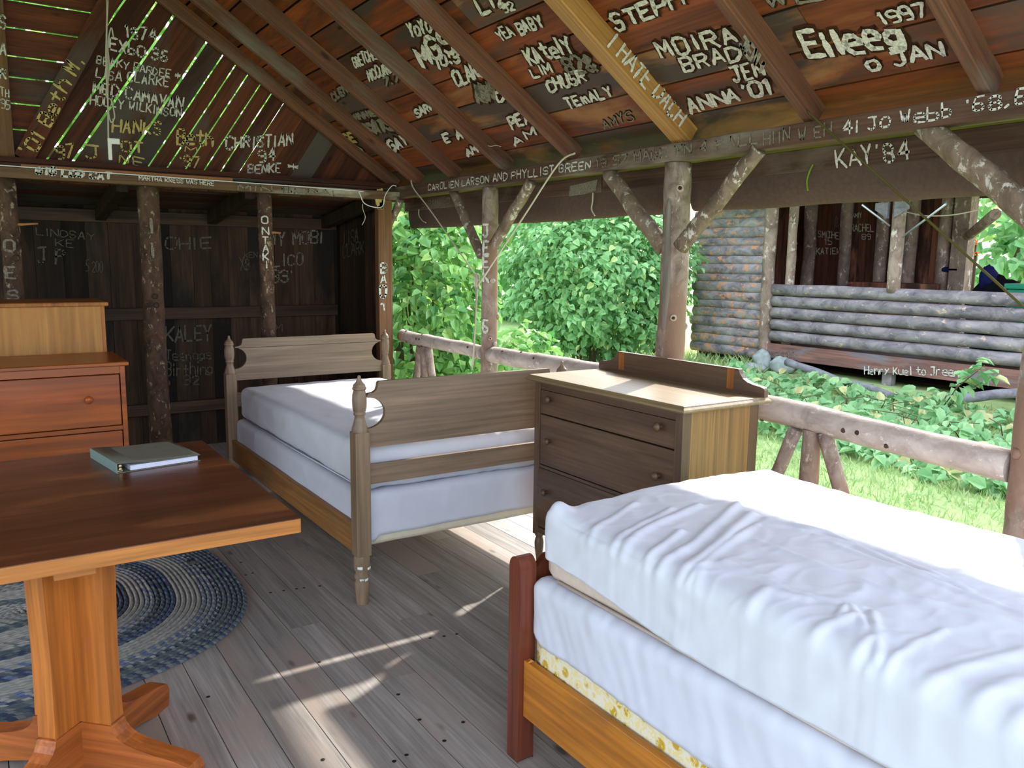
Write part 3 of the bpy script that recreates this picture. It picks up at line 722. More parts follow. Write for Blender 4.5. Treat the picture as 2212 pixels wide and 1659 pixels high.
CT('KAtelY', (1148, 136), (1240, 106), (1130, 106)); CT('LIZ', (1042, 26), (1100, 2), (1026, -6)); CT('92', (1092, 26), (1116, 17), (1082, 8))
CT('YEA', (1085, 84), (1115, 73), (1070, 64)); CT('BABY', (1128, 72), (1176, 50), (1114, 48))
CT('LIM', (1154, 164), (1195, 152), (1144, 144)); CT('CHUSR', (1190, 196), (1268, 172), (1180, 172)); CT('82&', (1230, 156), (1292, 150), (1212, 122), 'paintdim')
CT('TEmALY', (1232, 232), (1328, 202), (1220, 212)); CT('AMYS', (1308, 276), (1372, 256), (1300, 258), 'paintdim', 0.12)
CT('STEPH', (1334, 62), (1480, 6), (1318, 30)); CT('MOIRA', (1432, 122), (1600, 84), (1416, 92)); CT('BRAD', (1482, 150), (1606, 122), (1470, 124)); CT('JEN', (1590, 174), (1655, 158), (1580, 146))
CT("ANNA'01", (1494, 240), (1672, 196), (1482, 214)); CT('Eileeg', (1752, 120), (1960, 96), (1728, 72)); CT('1997', (1912, 48), (2010, 26), (1896, 24)); CT('o JAN', (1880, 148), (2046, 116), (1868, 120))
CT('SARAH', (903, 252), (950, 225), (896, 236)); CT('CLEM', (722, 216), (752, 196), (716, 200), 'paintdim'); CT('PEAL', (1108, 276), (1164, 252), (1098, 254)); CT('AMY', (1114, 312), (1192, 272), (1106, 296))
CT('E A', (964, 306), (1004, 294), (956, 288)); CT("AMY'", (1012, 336), (1054, 316), (1006, 320)); CT('GAY', (848, 326), (884, 306), (838, 306)); CT('MARGE', (722, 316), (770, 304), (712, 298), 'paintyel'); CT('O', (770, 345), (790, 340), (760, 322))
CT('MINNIE', (765, 258), (815, 248), (760, 246), 'paintdim', 0.3); CT('MEATS', (785, 290), (850, 278), (778, 268), 'paintdim', 0.3); CT('MOM', (1035, 222), (1068, 210), (1030, 188), 'paintdim', 0.3); CT('D', (1078, 218), (1095, 212), (1068, 196)); 
CT('WE', (1660, 12), (1780, -6), (1650, -16), 'paintdim', 0.2)
nr = V((0, 1, 0))
lettering(R_[2.747], 'I HATE DACH', (1308, 100), (1466, 272), (1330, 72), nr, 2.747-0.0425, 'paint', 0.15)
lettering(R_[2.061], 'JEN 1', (1596, 98), (1640, 160), (1608, 76), nr, 2.061-0.021, 'paintdim', 0.3)
px_ = V((1, 0, 0))
lettering(plate, 'CAROLIEN LARSON AND PHYLLIST GREEN', (926, 412), (1278, 364), (926, 399), px_, 2.70, 'paint', 0.2)
lettering(plate, '19 57 MADE MN 4 FALL', (1290, 362), (1640, 308), (1290, 344), px_, 2.70, 'paintdim', 0.2)
lettering(plate, "4i Jo Webb '68,6", (1822, 290), (2222, 224), (1822, 262), px_, 2.70, 'paint', 0.15)
lettering(plate, 'HIIN W EH', (1650, 312), (1800, 292), (1650, 288), px_, 2.70, 'paintdim', 0.14)
lettering(fascia, "KAY'84", (1810, 360), (1968, 344), (1806, 326), px_, 2.945, 'paint', 0.15)
lettering(fascia, "SARAH '80", (912, 449), (972, 439), (912, 436), px_, 2.945, 'paintdim', 0.15)
lettering(tie, 'MARTHA KRESS WAS HERE', (300, 389), (462, 401), (300, 380), gn, 5.575, 'paint', 0.2)
lettering(tie, 'GIG LOD CAT', (78, 376), (240, 388), (80, 362), gn, 5.575, 'paint', 0.38)
lettering(tie, 'MIN SEPAL', (515, 409), (740, 424), (515, 398), gn, 5.575, 'paintdim', 0.3)
# stacked letters on posts
def stack(host, letters, yplane, mat='paint', w=0.2, n=gn):
    for t, a, b, top in letters: lettering(host, t, a, b, top, n, yplane, mat, w)
stack(corner, [('B', (822, 590), (836, 589), (822, 568)), ('A', (822, 611), (836, 610), (822, 594)), ('O', (821, 643), (836, 642), (821, 616)), ('1', (821, 671), (835, 670), (821, 654))], 5.60)
G['@'] = '10 30 32 12 10 31 12 21 30;11 04;12 16;22 26;32 36;31 44'
lettering(corner, '@', (812, 452), (833, 448), (812, 410), gn, 5.60, 'paintyel', 0.16, name='painted_handprint')
def stack_round(host, cx, cy, rr, letters, zs, az, mat='paint', wd=0.05, hh=0.05):
    d = V((math.sin(az), math.cos(az), 0)); t = V((math.cos(az), -math.sin(az), 0))
    for ch, z in zip(letters, zs): letter3d(host, ch, V((cx, cy, z))-d*(rr)-t*wd/2, t*wd, V((0, 0, hh)), -d, mat, 0.2, False, 0.006)
stack_round(lp3, 1.722, 5.66, 0.052, 'ONTAKI', [1.74, 1.665, 1.61, 1.555, 1.50, 1.44], 0.30, 'paint', 0.04, 0.045)
stack_round(p1, 2.765, 4.42, 0.053, 'JEEK6', [1.655, 1.555, 1.465, 1.375, 1.06], 0.98, 'paint', 0.04, 0.07)
def post_strip(host, cx, cy, r, z0, z1, az, ha, mat='bare', name='bare_strip'):
    mb = MB(); n = 22; m = 6; vs = []
    for i in range(n+1):
        t = i/n; w = ha*(0.55+0.45*math.sin(PI*min(1, max(0, t*1.15)))) if 0 < i < n else ha*0.3
        for k in range(m+1):
            a = az+w*(k/m*2-1)+0.05*noise.noise(V((t*5, k, 3))); e = 0.0040+0.0012*noise.noise(V((t*30, k*2, 1))) if 0 < k < m and 0 < i < n else -0.003
            vs.append((cx-math.sin(a)*(r+e), cy-math.cos(a)*(r+e), lerp(z0, z1, t)))
    mb.add(vs, [(i*(m+1)+k, i*(m+1)+k+1, (i+1)*(m+1)+k+1, (i+1)*(m+1)+k) for i in range(n) for k in range(m)], 0, .5, True); mb.build(name, mat, host)
def post_knot(host, cx, cy, r, z, az, s):
    d = V((-math.sin(az), -math.cos(az), 0)); c = V((cx, cy, z))+d*r
    mb = MB(); mb.tube([c-d*.006, c+d*.006, c+d*.009], [s, s*.92, s*.7], 14, 0, .5, True, .12, z); mb.tube([c+d*.004, c+d*.0105, c+d*.011], [s*.5, s*.45, s*.3], 12, 1, .5, True, .12, z+3); mb.build('knot', ['knotpale', 'knotdark'], host)
post_strip(p2, 2.765, 2.79, 0.066, 1.18, 1.80, 1.38, 0.34)
post_knot(p2, 2.765, 2.79, 0.063, 1.845, 0.62, 0.020); post_knot(p2, 2.765, 2.79, 0.066, 1.255, 0.70, 0.017)
post_knot(p1, 2.765, 4.42, 0.052, 1.02, 0.45, 0.012); post_knot(p1, 2.765, 4.42, 0.050, 1.62, 0.30, 0.011)
mb = MB(); A_ = [on(1232, 402, 'x', 2.945), on(1292, 388, 'x', 2.945), on(1288, 412, 'x', 2.945), on(1262, 420, 'x', 2.945), on(1230, 424, 'x', 2.945)]
mb.add([p-V((.003, 0, 0)) for p in A_], [(0, 1, 2, 3, 4)]); mb.build('white_patch', 'paintdim', fascia)
stack_round(lp1, 0.215, 5.66, 0.054, 'OES', [1.53, 1.37, 1.25], 0.05, 'paintdim', 0.05, 0.06)
stack_round(lp2, 0.985, 5.66, 0.07, 'II', [1.50, 1.66], 0.0, 'paintdim', 0.03, 0.08)
def WT(t, a, b, top, mat='faint', w=0.14): return lettering(wb, t, a, b, top, gn, AW, mat, w, False, 0.004)
WT('LINDSAY', (78, 508), (204, 518), (78, 492)); WT('KE', (120, 530), (160, 534), (120, 514)); WT('J P', (82, 572), (140, 568), (82, 540)); WT('5 200', (186, 586), (222, 588), (186, 562))
WT('OHIE', (358, 540), (455, 535), (358, 515)); WT('KALEY', (358, 738), (456, 734), (358, 704)); WT('Teenage', (358, 778), (456, 776), (358, 758)); WT('Birthing', (358, 812), (458, 808), (358, 786)); WT('92', (395, 832), (432, 830), (395, 812))
WT('AMY MOBI', (560, 532), (698, 526), (560, 506), 'paintdim'); WT('SLICO', (570, 576), (656, 572), (570, 552), 'paintdim'); WT("83'", (588, 612), (632, 610), (588, 586), 'paintdim'); WT("NOR W'88", (592, 682), (670, 680), (592, 666)); WT('KEN', (528, 558), (556, 556), (528, 546)); WT('XB', (520, 585), (540, 580), (518, 560)); WT('M', (592, 716), (612, 716), (592, 696))
lettering(wr, 'LISA', (745, 528), (775, 522), (745, 500), px_, 2.68, 'faint', 0.14); lettering(wr, 'CLARK', (742, 556), (788, 545), (742, 532), px_, 2.68, 'faint', 0.14)


# ================================================================== FURNITURE
def arc(cx, cy, r, a0, a1, n, ry=None):
    ry = ry or r
    return [(cx+r*math.cos(lerp(a0, a1, i/n)), cy+ry*math.sin(lerp(a0, a1, i/n))) for i in range(n+1)]
# ---- soft boxes (mattresses)
def softbox(x0, x1, y0, y1, z0, z1, r, nx, ny, nz, disp=None, open_bottom=False, bottom=None):
    c = V(((x0+x1)/2, (y0+y1)/2, (z0+z1)/2)); h = V(((x1-x0)/2, (y1-y0)/2, (z1-z0)/2))
    idx = {}; vs = []; fs = []
    def vid(i, j, k):
        key = (i, j, k)
        if key not in idx:
            p = V((lerp(-h.x, h.x, i/nx), lerp(-h.y, h.y, j/ny), lerp(-h.z, h.z, k/nz)))
            q = V((max(-h.x+r, min(h.x-r, p.x)), max(-h.y+r, min(h.y-r, p.y)), max(-h.z+r, min(h.z-r, p.z))))
            if open_bottom: q.z = max(-h.z, min(h.z-r, p.z))
            n = p-q
            if n.length < 1e-6:
                n = V((0, 0, 1)) if k == nz else V((0, 0, -1))
            n.normalize(); pos = q+n*r if (p-q).length > 1e-6 else p
            pos = c+pos
            if bottom and k < nz: 
                b = bottom(pos); f = 1-k/nz; pos.z += (b-z0)*f
            if disp: pos = pos+disp(pos, n)
            idx[key] = len(vs); vs.append(tuple(pos))
        return idx[key]
    for i in range(nx):
        for j in range(ny):
            fs.append((vid(i, j, nz), vid(i+1, j, nz), vid(i+1, j+1, nz), vid(i, j+1, nz)))
            if not open_bottom: fs.append((vid(i, j+1, 0), vid(i+1, j+1, 0), vid(i+1, j, 0), vid(i, j, 0)))
    for i in range(nx):
        for k in range(nz):
            fs.append((vid(i, 0, k), vid(i+1, 0, k), vid(i+1, 0, k+1), vid(i, 0, k+1)))
            fs.append((vid(i+1, ny, k), vid(i, ny, k), vid(i, ny, k+1), vid(i+1, ny, k+1)))
    for j in range(ny):
        for k in range(nz):
            fs.append((vid(0, j+1, k), vid(0, j, k), vid(0, j, k+1), vid(0, j+1, k+1)))
            fs.append((vid(nx, j, k), vid(nx, j+1, k), vid(nx, j+1, k+1), vid(nx, j, k+1)))
    mb = MB(); mb.add(vs, fs, 0, 0.5, True); return mb
def ridged(p): return 1-abs(noise.noise(p))*2
def sstep(a, b, x):
    t = max(0, min(1, (x-a)/(b-a))); return t*t*(3-2*t)

# ---- far bed
FB = thing('bed', 'tan wooden single bed with turned posts standing by the far right corner', 'bed', (1.88, 4.24, 0))
def turned_post(x, y, name, tape=False):
    mb = MB(); hw = 0.0335
    mb.box((x-hw, y-hw, 0.225), (x+hw, y+hw, 0.775))
    prof = [(0.024, 0.0), (0.026, 0.01), (0.030, 0.06), (0.033, 0.10), (0.027, 0.115), (0.034, 0.13), (0.027, 0.145), (0.034, 0.165), (0.036, 0.185), (0.036, 0.205), (0.033, 0.2255)]
    mb.lathe(prof, (x, y, 0), n=24)
    prof = [(0.0335, 0.772), (0.0350, 0.782), (0.0325, 0.797), (0.0265, 0.815), (0.0225, 0.832), (0.0215, 0.845), (0.026, 0.850), (0.0265, 0.856), (0.0245, 0.861), (0.028, 0.868), (0.0305, 0.885), (0.0315, 0.91), (0.0300, 0.935), (0.0255, 0.951), (0.0235, 0.955),
            (0.029, 0.958), (0.030, 0.964), (0.028, 0.969), (0.0255, 0.972), (0.0260, 0.978), (0.0215, 0.983), (0.0150, 0.990), (0.010, 0.999), (0.0075, 1.006), (0.008, 1.012), (0.005, 1.018), (0.0005, 1.020)]
    mb.lathe(prof, (x, y, 0), n=24)
    o = mb.build(name, 'bedwoodz', FB, 0.004)
    if tape:
        for z, a in ((0.175, -2.2), (0.168, -0.9), (0.122, -2.0), (0.118, -1.2)):
            t = MB(); vs = []
            for i in range(5):
                for k in range(3):
                    th = a+(i-2)*0.16; r = 0.0375+rnd(0, 0.002)-(0.008 if z < 0.13 else 0)
                    vs.append((x+r*math.cos(th), y+r*math.sin(th), z+(k-1)*0.007+rnd(-.002, .002)))
            t.add(vs, [(i*3+k, (i+1)*3+k, (i+1)*3+k+1, i*3+k+1) for i in range(4) for k in range(2)], 0, 0.5, True)
            to = t.build('tape_scrap', 'tape', o); sdm = to.modifiers.new('s', 'SOLIDIFY'); sdm.thickness = 0.002
    return o
XL, XR, YF, YH = 1.352, 2.430, 3.200, 5.280
turned_post(XL, YF, 'footboard_post', True); turned_post(XR, YF, 'footboard_post'); turned_post(XL, YH, 'headboard_post'); turned_post(XR, YH, 'headboard_post')
def bed_panel(name, y, x0, x1, zb, zt, r, th):
    w = x1-x0; zc = zb+(zt-zb)*0.53
    rz = 0.068
    half = [(0, zb)] + [(0, zc-rz)] + [(r*math.sin(t), zc-rz*math.cos(t)) for t in [PI*i/14 for i in range(1, 14)]] + [(0, zc+rz)]
    half += [(0.0, zt-0.060), (0.006, zt-0.050), (0.030, zt-0.047), (0.044, zt-0.038), (0.050, zt-0.022), (0.052, zt-0.006), (0.060, zt)]
    left = half; right = [(w-p[0], p[1]) for p in half][::-1]
    pts = [(x0+a, b) for a, b in left+right]
    mb = MB(); mb.prism(pts, (0, y-th/2, 0), (1, 0, 0), (0, 0, 1), (0, th, 0)); return mb.build(name, 'bedwood', FB, 0.003)
bed_panel('headboard_panel', YH, XL+0.030, XR-0.030, 0.730, 0.997, 0.075, 0.022)
bed_panel('footboard_panel', YF, XL+0.030, XR-0.030, 0.702, 0.989, 0.085, 0.022)
for y, nm in ((YF, 'foot_rail'), (YH, 'head_rail')):
    mb = MB(); z0, z1 = (0.538, 0.628) if y == YF else (0.56, 0.65); mb.box((XL+0.030, y-0.011, z0), (XR-0.030, y+0.011, z1)); mb.build(nm, 'bedwood', FB, 0.004)
for x in (XL-0.012, XR-0.012):
    mb = MB(); mb.box((x, YF+0.030, 0.215), (x+0.024, YH-0.030, 0.350)); mb.build('side_rail', 'bedrail', FB, 0.003)
for y in (3.6, 4.2, 4.8):
    mb = MB(); mb.box((XL+0.012, y-0.04, 0.215), (XR-0.012, y+0.04, 0.235)); mb.build('slat', 'strip', FB)

def d_far_box(p, n): return V((n.x, n.y, n.z*0.6))*(0.004*noise.noise(p*7)+0.002*noise.noise(p*V((30, 9, 14)).length/20))
bs = softbox(XL+0.022, XR-0.022, YF+0.047, YH-0.047, 0.2365, 0.475, 0.022, 24, 44, 10, d_far_box).build('box_spring', 'boxbeige', None, origin=(1.89, 4.24, 0.2365))
tag(bs, 'white covered box spring set inside the rails of the far bed', 'box spring')
def d_far_cover(p, n):
    w = 0.004*noise.noise(V((p.x*9, p.y*3, p.z*5)))+0.003*ridged(V((p.x*14+p.z*9, p.y*8, p.z*6)))*0.6
    return n*(w+0.004)
def far_bot(p): 
    b = 0.40
    if p.y < YF+0.2: b = 0.285+0.02*noise.noise(V((p.x*4, 0, 0)))-0.0*p.x
    if p.x < XL+0.1: b = 0.262+0.01*noise.noise(V((0, p.y*3, 0)))
    return b
cvb = softbox(XL+0.019, XR-0.019, YF+0.044, YH-0.044, 0.27, 0.478, 0.024, 50, 90, 12, d_far_cover, True, far_bot).build('cover', 'sheet2', bs)
sd = cvb.modifiers.new('solid', 'SOLIDIFY'); sd.thickness = 0.002; sd.offset = 1
def d_far_mat(p, n):
    top = sstep(0.60, 0.70, p.z)
    u = (p.x-1.89)/0.53; v = (p.y-4.24)/1.0
    crown = 0.022*(1-u*u)*(1-v*v*0.6)*top
    # soft diagonal puckers running from the near post
    fold = 0.007*math.sin((p.x*0.8-p.y*0.5)*42+3*noise.noise(p*2.2))*math.exp(-((p.y-3.9)/0.5)**2)*top*sstep(-.2, .5, noise.noise(p*2+V((4, 4, 4))))
    w = 0.006*noise.noise(p*2.6)+0.0035*noise.noise(V((p.x*10, p.y*5, p.z*8)))+0.003*ridged(V((p.x*6, p.y*6, p.z*12+3)))*(1-top)
    w += 0.004*ridged(V((p.x*13+p.y*4, p.y*3, 2)))*math.exp(-((p.y-3.3)/0.12)**2)
    return n*(w+fold)+V((0, 0, crown))
mt = softbox(XL+0.040, XR-0.040, YF+0.058, YH-0.055, 0.488, 0.690, 0.045, 60, 110, 16, d_far_mat).build('mattress', 'sheet', None, origin=(1.89, 4.24, 0.488))
tag(mt, 'white sheeted mattress lying on the far bed between its headboard and footboard', 'mattress')
mb = MB()
for z in (0.497,):
    mb.tube([(XL+0.046, YF+0.11, z), (XL+0.041, 4.2, z-.003), (XL+0.046, YH-0.10, z)], 0.003, 8)
mb.build('piping', 'sheet2', mt)
# pale strip of light wood on the floor beyond the table (bed slat end lying by the wall)
# ---- near bed
NB = thing('bed', 'dark red and amber wooden bed with a low rounded footboard in the foreground', 'bed', (1.85, 0.9, 0))
def near_post(x, y, name, zt=0.645):
    hx, hy = 0.028, 0.030; mb = MB()
    prof = [(-hy, 0)]+[(-hy, zt-0.035)]+[(hy*math.cos(t), zt-0.035+0.035*math.sin(t)) for t in [PI-PI*i/12 for i in range(1, 12)]]+[(hy, zt-0.035), (hy, 0)]
    mb.prism(prof, (x-hx, y, 0), (0, 1, 0), (0, 0, 1), (2*hx, 0, 0), side_smooth=False)
    return mb.build(name, 'redwood', NB, 0.012)
near_post(1.310, 1.895, 'footboard_post'); near_post(2.345, 1.895, 'footboard_post'); near_post(1.310, -0.15, 'headboard_post', 0.95); near_post(2.345, -0.15, 'headboard_post', 0.95)
fp = [(1.336, 0.43), (1.336, 0.585)]+[(1.345+0.05*i/8, 0.600+0.035*(1-math.cos(PI*i/8))/2) for i in range(9)]+[(1.85, 0.675)]+[(2.31-0.05*i/8, 0.600+0.035*(1-math.cos(PI*i/8))/2) for i in range(8, -1, -1)]+[(2.319, 0.585), (2.319, 0.43)]
mb = MB(); mb.prism(fp, (0, 1.884, 0), (1, 0, 0), (0, 0, 1), (0, 0.022, 0)); mb.build('footboard_panel', 'redwood', NB, 0.004)
mb = MB(); mb.box((1.336, -0.162, 0.45), (2.319, -0.138, 0.90)); mb.build('headboard_panel', 'redwood', NB, 0.004)
for x in (1.298, 2.333):
    mb = MB(); mb.box((x, -0.12, 0.150), (x+0.024, 1.866, 0.330)); mb.build('side_rail', 'amber', NB, 0.003)
for y in (0.2, 0.85, 1.5):
    mb = MB(); mb.box((1.322, y-0.04, 0.15), (2.333, y+0.04, 0.170)); mb.build('slat', 'strip', NB)
def d_nb(p, n): return n*(0.003*noise.noise(p*8))
nbs = softbox(1.328, 2.327, -0.11, 1.855, 0.1715, 0.575, 0.022, 24, 50, 12, d_nb).build('box_spring', 'floral', None, origin=(1.83, 0.87, 0.1715))
tag(nbs, 'box spring with yellow floral ticking under a white cover in the near bed', 'box spring')
def nb_bot(p):
    b = 0.395+0.035*sstep(1.80, 1.86, p.y)-0.02*sstep(1.6, 1.1, p.y)+0.010*noise.noise(V((p.y*3, p.x*3, 1)))
    return b
def d_nbc(p, n):
    side = 1-sstep(0.54, 0.575, p.z)
    w = 0.0035*ridged(V((p.x*20, p.y*20-p.z*9, p.z*3)))+0.005*noise.noise(V((p.x*6, p.y*6, p.z*4)))+0.002*noise.noise(V((p.x*50, p.y*50-p.z*20, p.z*8)))
    return n*(w+0.007)*1.0
nbc = softbox(1.325, 2.330, -0.113, 1.858, 0.37, 0.577, 0.030, 50, 150, 16, d_nbc, True, nb_bot).build('cover', 'sheet2', nbs)
sd = nbc.modifiers.new('solid', 'SOLIDIFY'); sd.thickness = 0.002; sd.offset = 1
def d_nm0(p, n): return n*(0.003*noise.noise(p*5))
nm = softbox(1.345, 2.310, -0.10, 1.838, 0.588, 0.780, 0.035, 24, 50, 8, d_nm0).build('mattress', 'ticking', None, origin=(1.83, 0.87, 0.588))
tag(nm, 'mattress in a crumpled white sheet on the near bed, half in bright sun', 'mattress')
mb = MB(); mb.tube([(1.349, -0.03, 0.597), (1.343, 0.9, 0.595), (1.347, 1.77, 0.598)], 0.0045, 8); mb.tube([(1.40, 1.838, 0.598), (1.83, 1.843, 0.596), (2.26, 1.838, 0.598)], 0.0045, 8); mb.build('piping', 'ticking', nm)
def nm_bot(p):
    b = 0.598+0.055*sstep(1.15, 1.83, p.y)*sstep(1.9, 1.36, p.x)+0.004*noise.noise(V((p.y*5, p.x*5, 8)))
    return b
CREASE = []
for hgt, wd, chain in (
    (.012, .022, [(1365, 1231), (1430, 1200), (1496, 1173), (1555, 1130), (1596, 1097)]), (.014, .026, [(1418, 1247), (1502, 1205), (1560, 1170), (1622, 1121)]),
    (.009, .020, [(1276, 1189), (1344, 1147), (1449, 1105)]), (.011, .022, [(1302, 1200), (1386, 1142), (1507, 1100)]), (.011, .018, [(1372, 1280), (1368, 1230), (1407, 1184), (1470, 1147)]),
    (.010, .022, [(1450, 1290), (1490, 1230), (1545, 1190), (1620, 1150)]), (.007, .016, [(1540, 1190), (1640, 1140), (1728, 1158)]), (.007, .012, [(1806, 1336), (1827, 1310)]), (.008, .012, [(1838, 1310), (1868, 1352)]),
    (.009, .014, [(1884, 1326), (1902, 1399)]), (.008, .014, [(1880, 1400), (1912, 1442)]), (.007, .014, [(1838, 1436), (1911, 1415), (2037, 1368)]), (.010, .024, [(1842, 1452), (2048, 1447), (2212, 1420)]),
    (.010, .026, [(2010, 1515), (2120, 1490), (2260, 1470)]), (.006, .014, [(1633, 1173), (1785, 1236), (1943, 1294), (2212, 1368)]), (.006, .014, [(1565, 1210), (1706, 1273), (1864, 1315)]),
    (.007, .014, [(1654, 1131), (1785, 1163), (1974, 1252), (2212, 1315)]), (.006, .012, [(1760, 1170), (1900, 1205), (2090, 1290)]), (.006, .012, [(1800, 1190), (1990, 1262), (2212, 1345)]),
    (.008, .018, [(1496, 1273), (1522, 1189)]), (.009, .02, [(1650, 1330), (1760, 1345), (1850, 1330)]), (.009, .02, [(1730, 1400), (1810, 1395), (1900, 1370)]), (.008, .02, [(1580, 1300), (1660, 1270), (1740, 1290)]),
    (.009, .022, [(1960, 1560), (2090, 1560), (2212, 1530)]), (.008, .018, [(1230, 1170), (1290, 1130), (1370, 1090)])):
    q_ = [on(a, b, 'z', 0.805) for a, b in chain]
    for a, b in zip(q_, q_[1:]):
        ab = b-a; CREASE.append((a, b, ab, ab.x*ab.x+ab.y*ab.y, hgt*0.75, wd*0.68))
def d_nm(p, n):
    top = sstep(0.738, 0.784, p.z); u = (p.x-1.828)/0.485; v = (p.y-0.87)/0.97
    z = 0.030*(1-u*u)*top*(1-0.4*v*v)+0.010*top*noise.noise(p*2.0)
    # creases pulled across the sheet, each one a ridge of its own
    w = 0.0
    for a, b, ab, l2, hgt, wd in CREASE:
        if abs(p.x-(a.x+b.x)/2) > abs(ab.x)/2+0.06 or abs(p.y-(a.y+b.y)/2) > abs(ab.y)/2+0.06: continue
        t = max(0.0, min(1.0, ((p.x-a.x)*ab.x+(p.y-a.y)*ab.y)/l2)); dx = p.x-a.x-ab.x*t; dy = p.y-a.y-ab.y*t
        w = max(w, hgt*math.exp(-(dx*dx+dy*dy)/(wd*wd)))
    w *= (0.12+0.88*top)
    # slack folds lying along the bed on the nearer part
    q = V((p.x*9+0.8*p.y, p.y*2.0, 4)); near = sstep(1.25, 0.8, p.y)
    w += 0.0045*max(0, ridged(q)-0.25)*near*(0.06+0.94*top)
    q2 = V((p.x*5-p.y*3.5, p.y*3.2+p.x*4, 9)); w += 0.0055*max(0, ridged(q2)-0.45)*(0.1+0.9*top)
    # fine crumple and side creases
    w += 0.0022*noise.noise(V((p.x*24, p.y*16, p.z*16)))+0.0016*(1-top)*ridged(V((p.y*9+p.z*9, p.z*5, p.x*9)))
    q3 = V((p.x*12+p.y*12, p.y*12-p.x*7, p.z*8)); w += 0.003*max(0, ridged(q3)-0.55)*(0.4+0.6*top)
    ear = 0.035*math.exp(-((p.x-1.36)/0.045)**2-((p.y-1.815)/0.05)**2)*top
    return n*(w+0.004)+V((0, 0, z+ear))
nmc = softbox(1.340, 2.316, -0.105, 1.845, 0.590, 0.784, 0.045, 190, 340, 24, d_nm, True, nm_bot).build('fitted_sheet', 'sheet', nm)
sd = nmc.modifiers.new('solid', 'SOLIDIFY'); sd.thickness = 0.002; sd.offset = 1

# ---- dresser
DX0, DX1, DY0, DY1, DZ = 2.165, 2.585, 2.105, 3.055, 0.962
DR = thing('dresser', 'dark oak dresser with scrolled back rail standing beside the far bed', 'dresser', (2.37, 2.58, 0))
mb = MB(); prof = [(-0.028, 0), (-0.034, 0.006), (-0.034, 0.012), (-0.024, 0.02), (-0.020, 0.026)]
zt = DZ
def slab(x0, x1, y0, y1, prof, z):
    L = [[(x0+a*1, y0+a), (x1-a, y0+a), (x1-a, y1-a), (x0+a, y1-a)] for a, _ in prof]
    vs = [(p[0], p[1], z+prof[i][1]) for i, l in enumerate(L) for p in l]; n = len(prof)
    fs = [(0, 3, 2, 1)]+[(i*4+k, i*4+(k+1) % 4, (i+1)*4+(k+1) % 4, (i+1)*4+k) for i in range(n-1) for k in range(4)]+[((n-1)*4, (n-1)*4+1, (n-1)*4+2, (n-1)*4+3)]
    mb = MB(); mb.add(vs, fs); return mb
slab(DX0, DX1, DY0, DY1, prof, zt).build('top', 'dressertop', DR, 0.002)
# case: corner stiles, side panels, rails, back
for x0, x1, y0, y1 in ((DX0, DX0+0.045, DY0, DY0+0.040), (DX0, DX0+0.045, DY1-0.040, DY1), (DX1-0.05, DX1, DY0, DY0+0.04), (DX1-0.05, DX1, DY1-0.04, DY1)):
    mb = MB(); mb.box((x0, y0, 0.222), (x1, y1, zt)); mb.build('corner_stile', 'dresserz', DR, 0.002)
for y0, y1 in ((DY0+0.008, DY0+0.022), (DY1-0.022, DY1-0.008)):
    mb = MB(); mb.box((DX0+0.044, y0-0.006 if y0 < 2.5 else y0, 0.27), (DX1-0.049, y1, zt-0.001)); mb.build('side_panel', 'dresserside', DR)
for z0, z1 in ((0.925, zt), (0.555, 0.568), (0.235, 0.262)):
    mb = MB(); mb.box((DX0+0.004, DY0+0.039, z0), (DX0+0.04, DY1-0.039, z1)); mb.build('front_rail', 'dresser', DR)
mb = MB(); mb.box((DX1-0.012, DY0+0.039, 0.24), (DX1-0.002, DY1-0.039, zt)); mb.build('back_panel', 'dresser', DR)
def knob(parent, x, y, z, r=0.017, mat='dresserz', ax='x', s=-1):
    mb = MB(); pr = [(r*0.5, 0), (r*0.45, 0.008), (r*0.55, 0.013), (r*0.95, 0.018), (r, 0.024), (r*0.8, 0.030), (r*0.35, 0.033), (0.0004, 0.0335)]
    mb.lathe([(a, s*b) for a, b in pr], (x, y, z), ax, 16); return mb.build('knob', mat, parent)
dz = [(0.812, 0.922, 0.005), (0.572, 0.806, 0.005), (0.266, 0.552, -0.012)]
for i, (z0, z1, fr) in enumerate(dz):
    mb = MB(); 
    if i < 2: mb.box((DX0+fr, DY0+0.042, z0), (DX0+0.39, DY1-0.042, z1))
    else:      # bottom drawer swells forward a little below a moulded edge
        n = 10; pts = []
        for k in range(n+1):
            t = k/n; pts.append((DX0+0.006-0.016*math.sin(PI*t)**0.7, lerp(z0, z1, t)))
        pts += [(DX0+0.39, z1), (DX0+0.39, z0)]
        mb.prism(pts, (0, DY0+0.042, 0), (1, 0, 0), (0, 0, 1), (0, DY1-DY0-0.084, 0))
    d = mb.build('drawer', 'dresser', DR, 0.002)
    for y in (2.935, 2.225): knob(d, DX0+(fr if i < 2 else -0.0095), y, (z0+z1)/2+(0.02 if i == 0 else (0.004 if i == 1 else 0.045)))
pr = [(0.019, 0.224), (0.021, 0.215), (0.015, 0.207), (0.019, 0.199), (0.0225, 0.18), (0.0215, 0.155), (0.016, 0.115), (0.0115, 0.08), (0.0105, 0.05), (0.015, 0.035), (0.015, 0.012), (0.011, 0.0)][::-1]
for x, y in ((DX0+0.024, DY0+0.022), (DX0+0.024, DY1-0.022), (DX1-0.026, DY0+0.022), (DX1-0.026, DY1-0.022)):
    mb = MB(); mb.lathe(pr, (x, y, 0), n=18); mb.build('leg', 'dresserz', DR)
ya, yb = 2.075, 3.090; zb = zt+0.0255; ht = 0.098
sh = [(ya, zb), (ya, zb+0.028), (ya+0.006, zb+0.036), (ya+0.02, zb+0.040), (ya+0.05, zb+0.043), (ya+0.085, zb+0.050), (ya+0.11, zb+0.062), (ya+0.127, zb+0.080), (ya+0.135, zb+ht)]
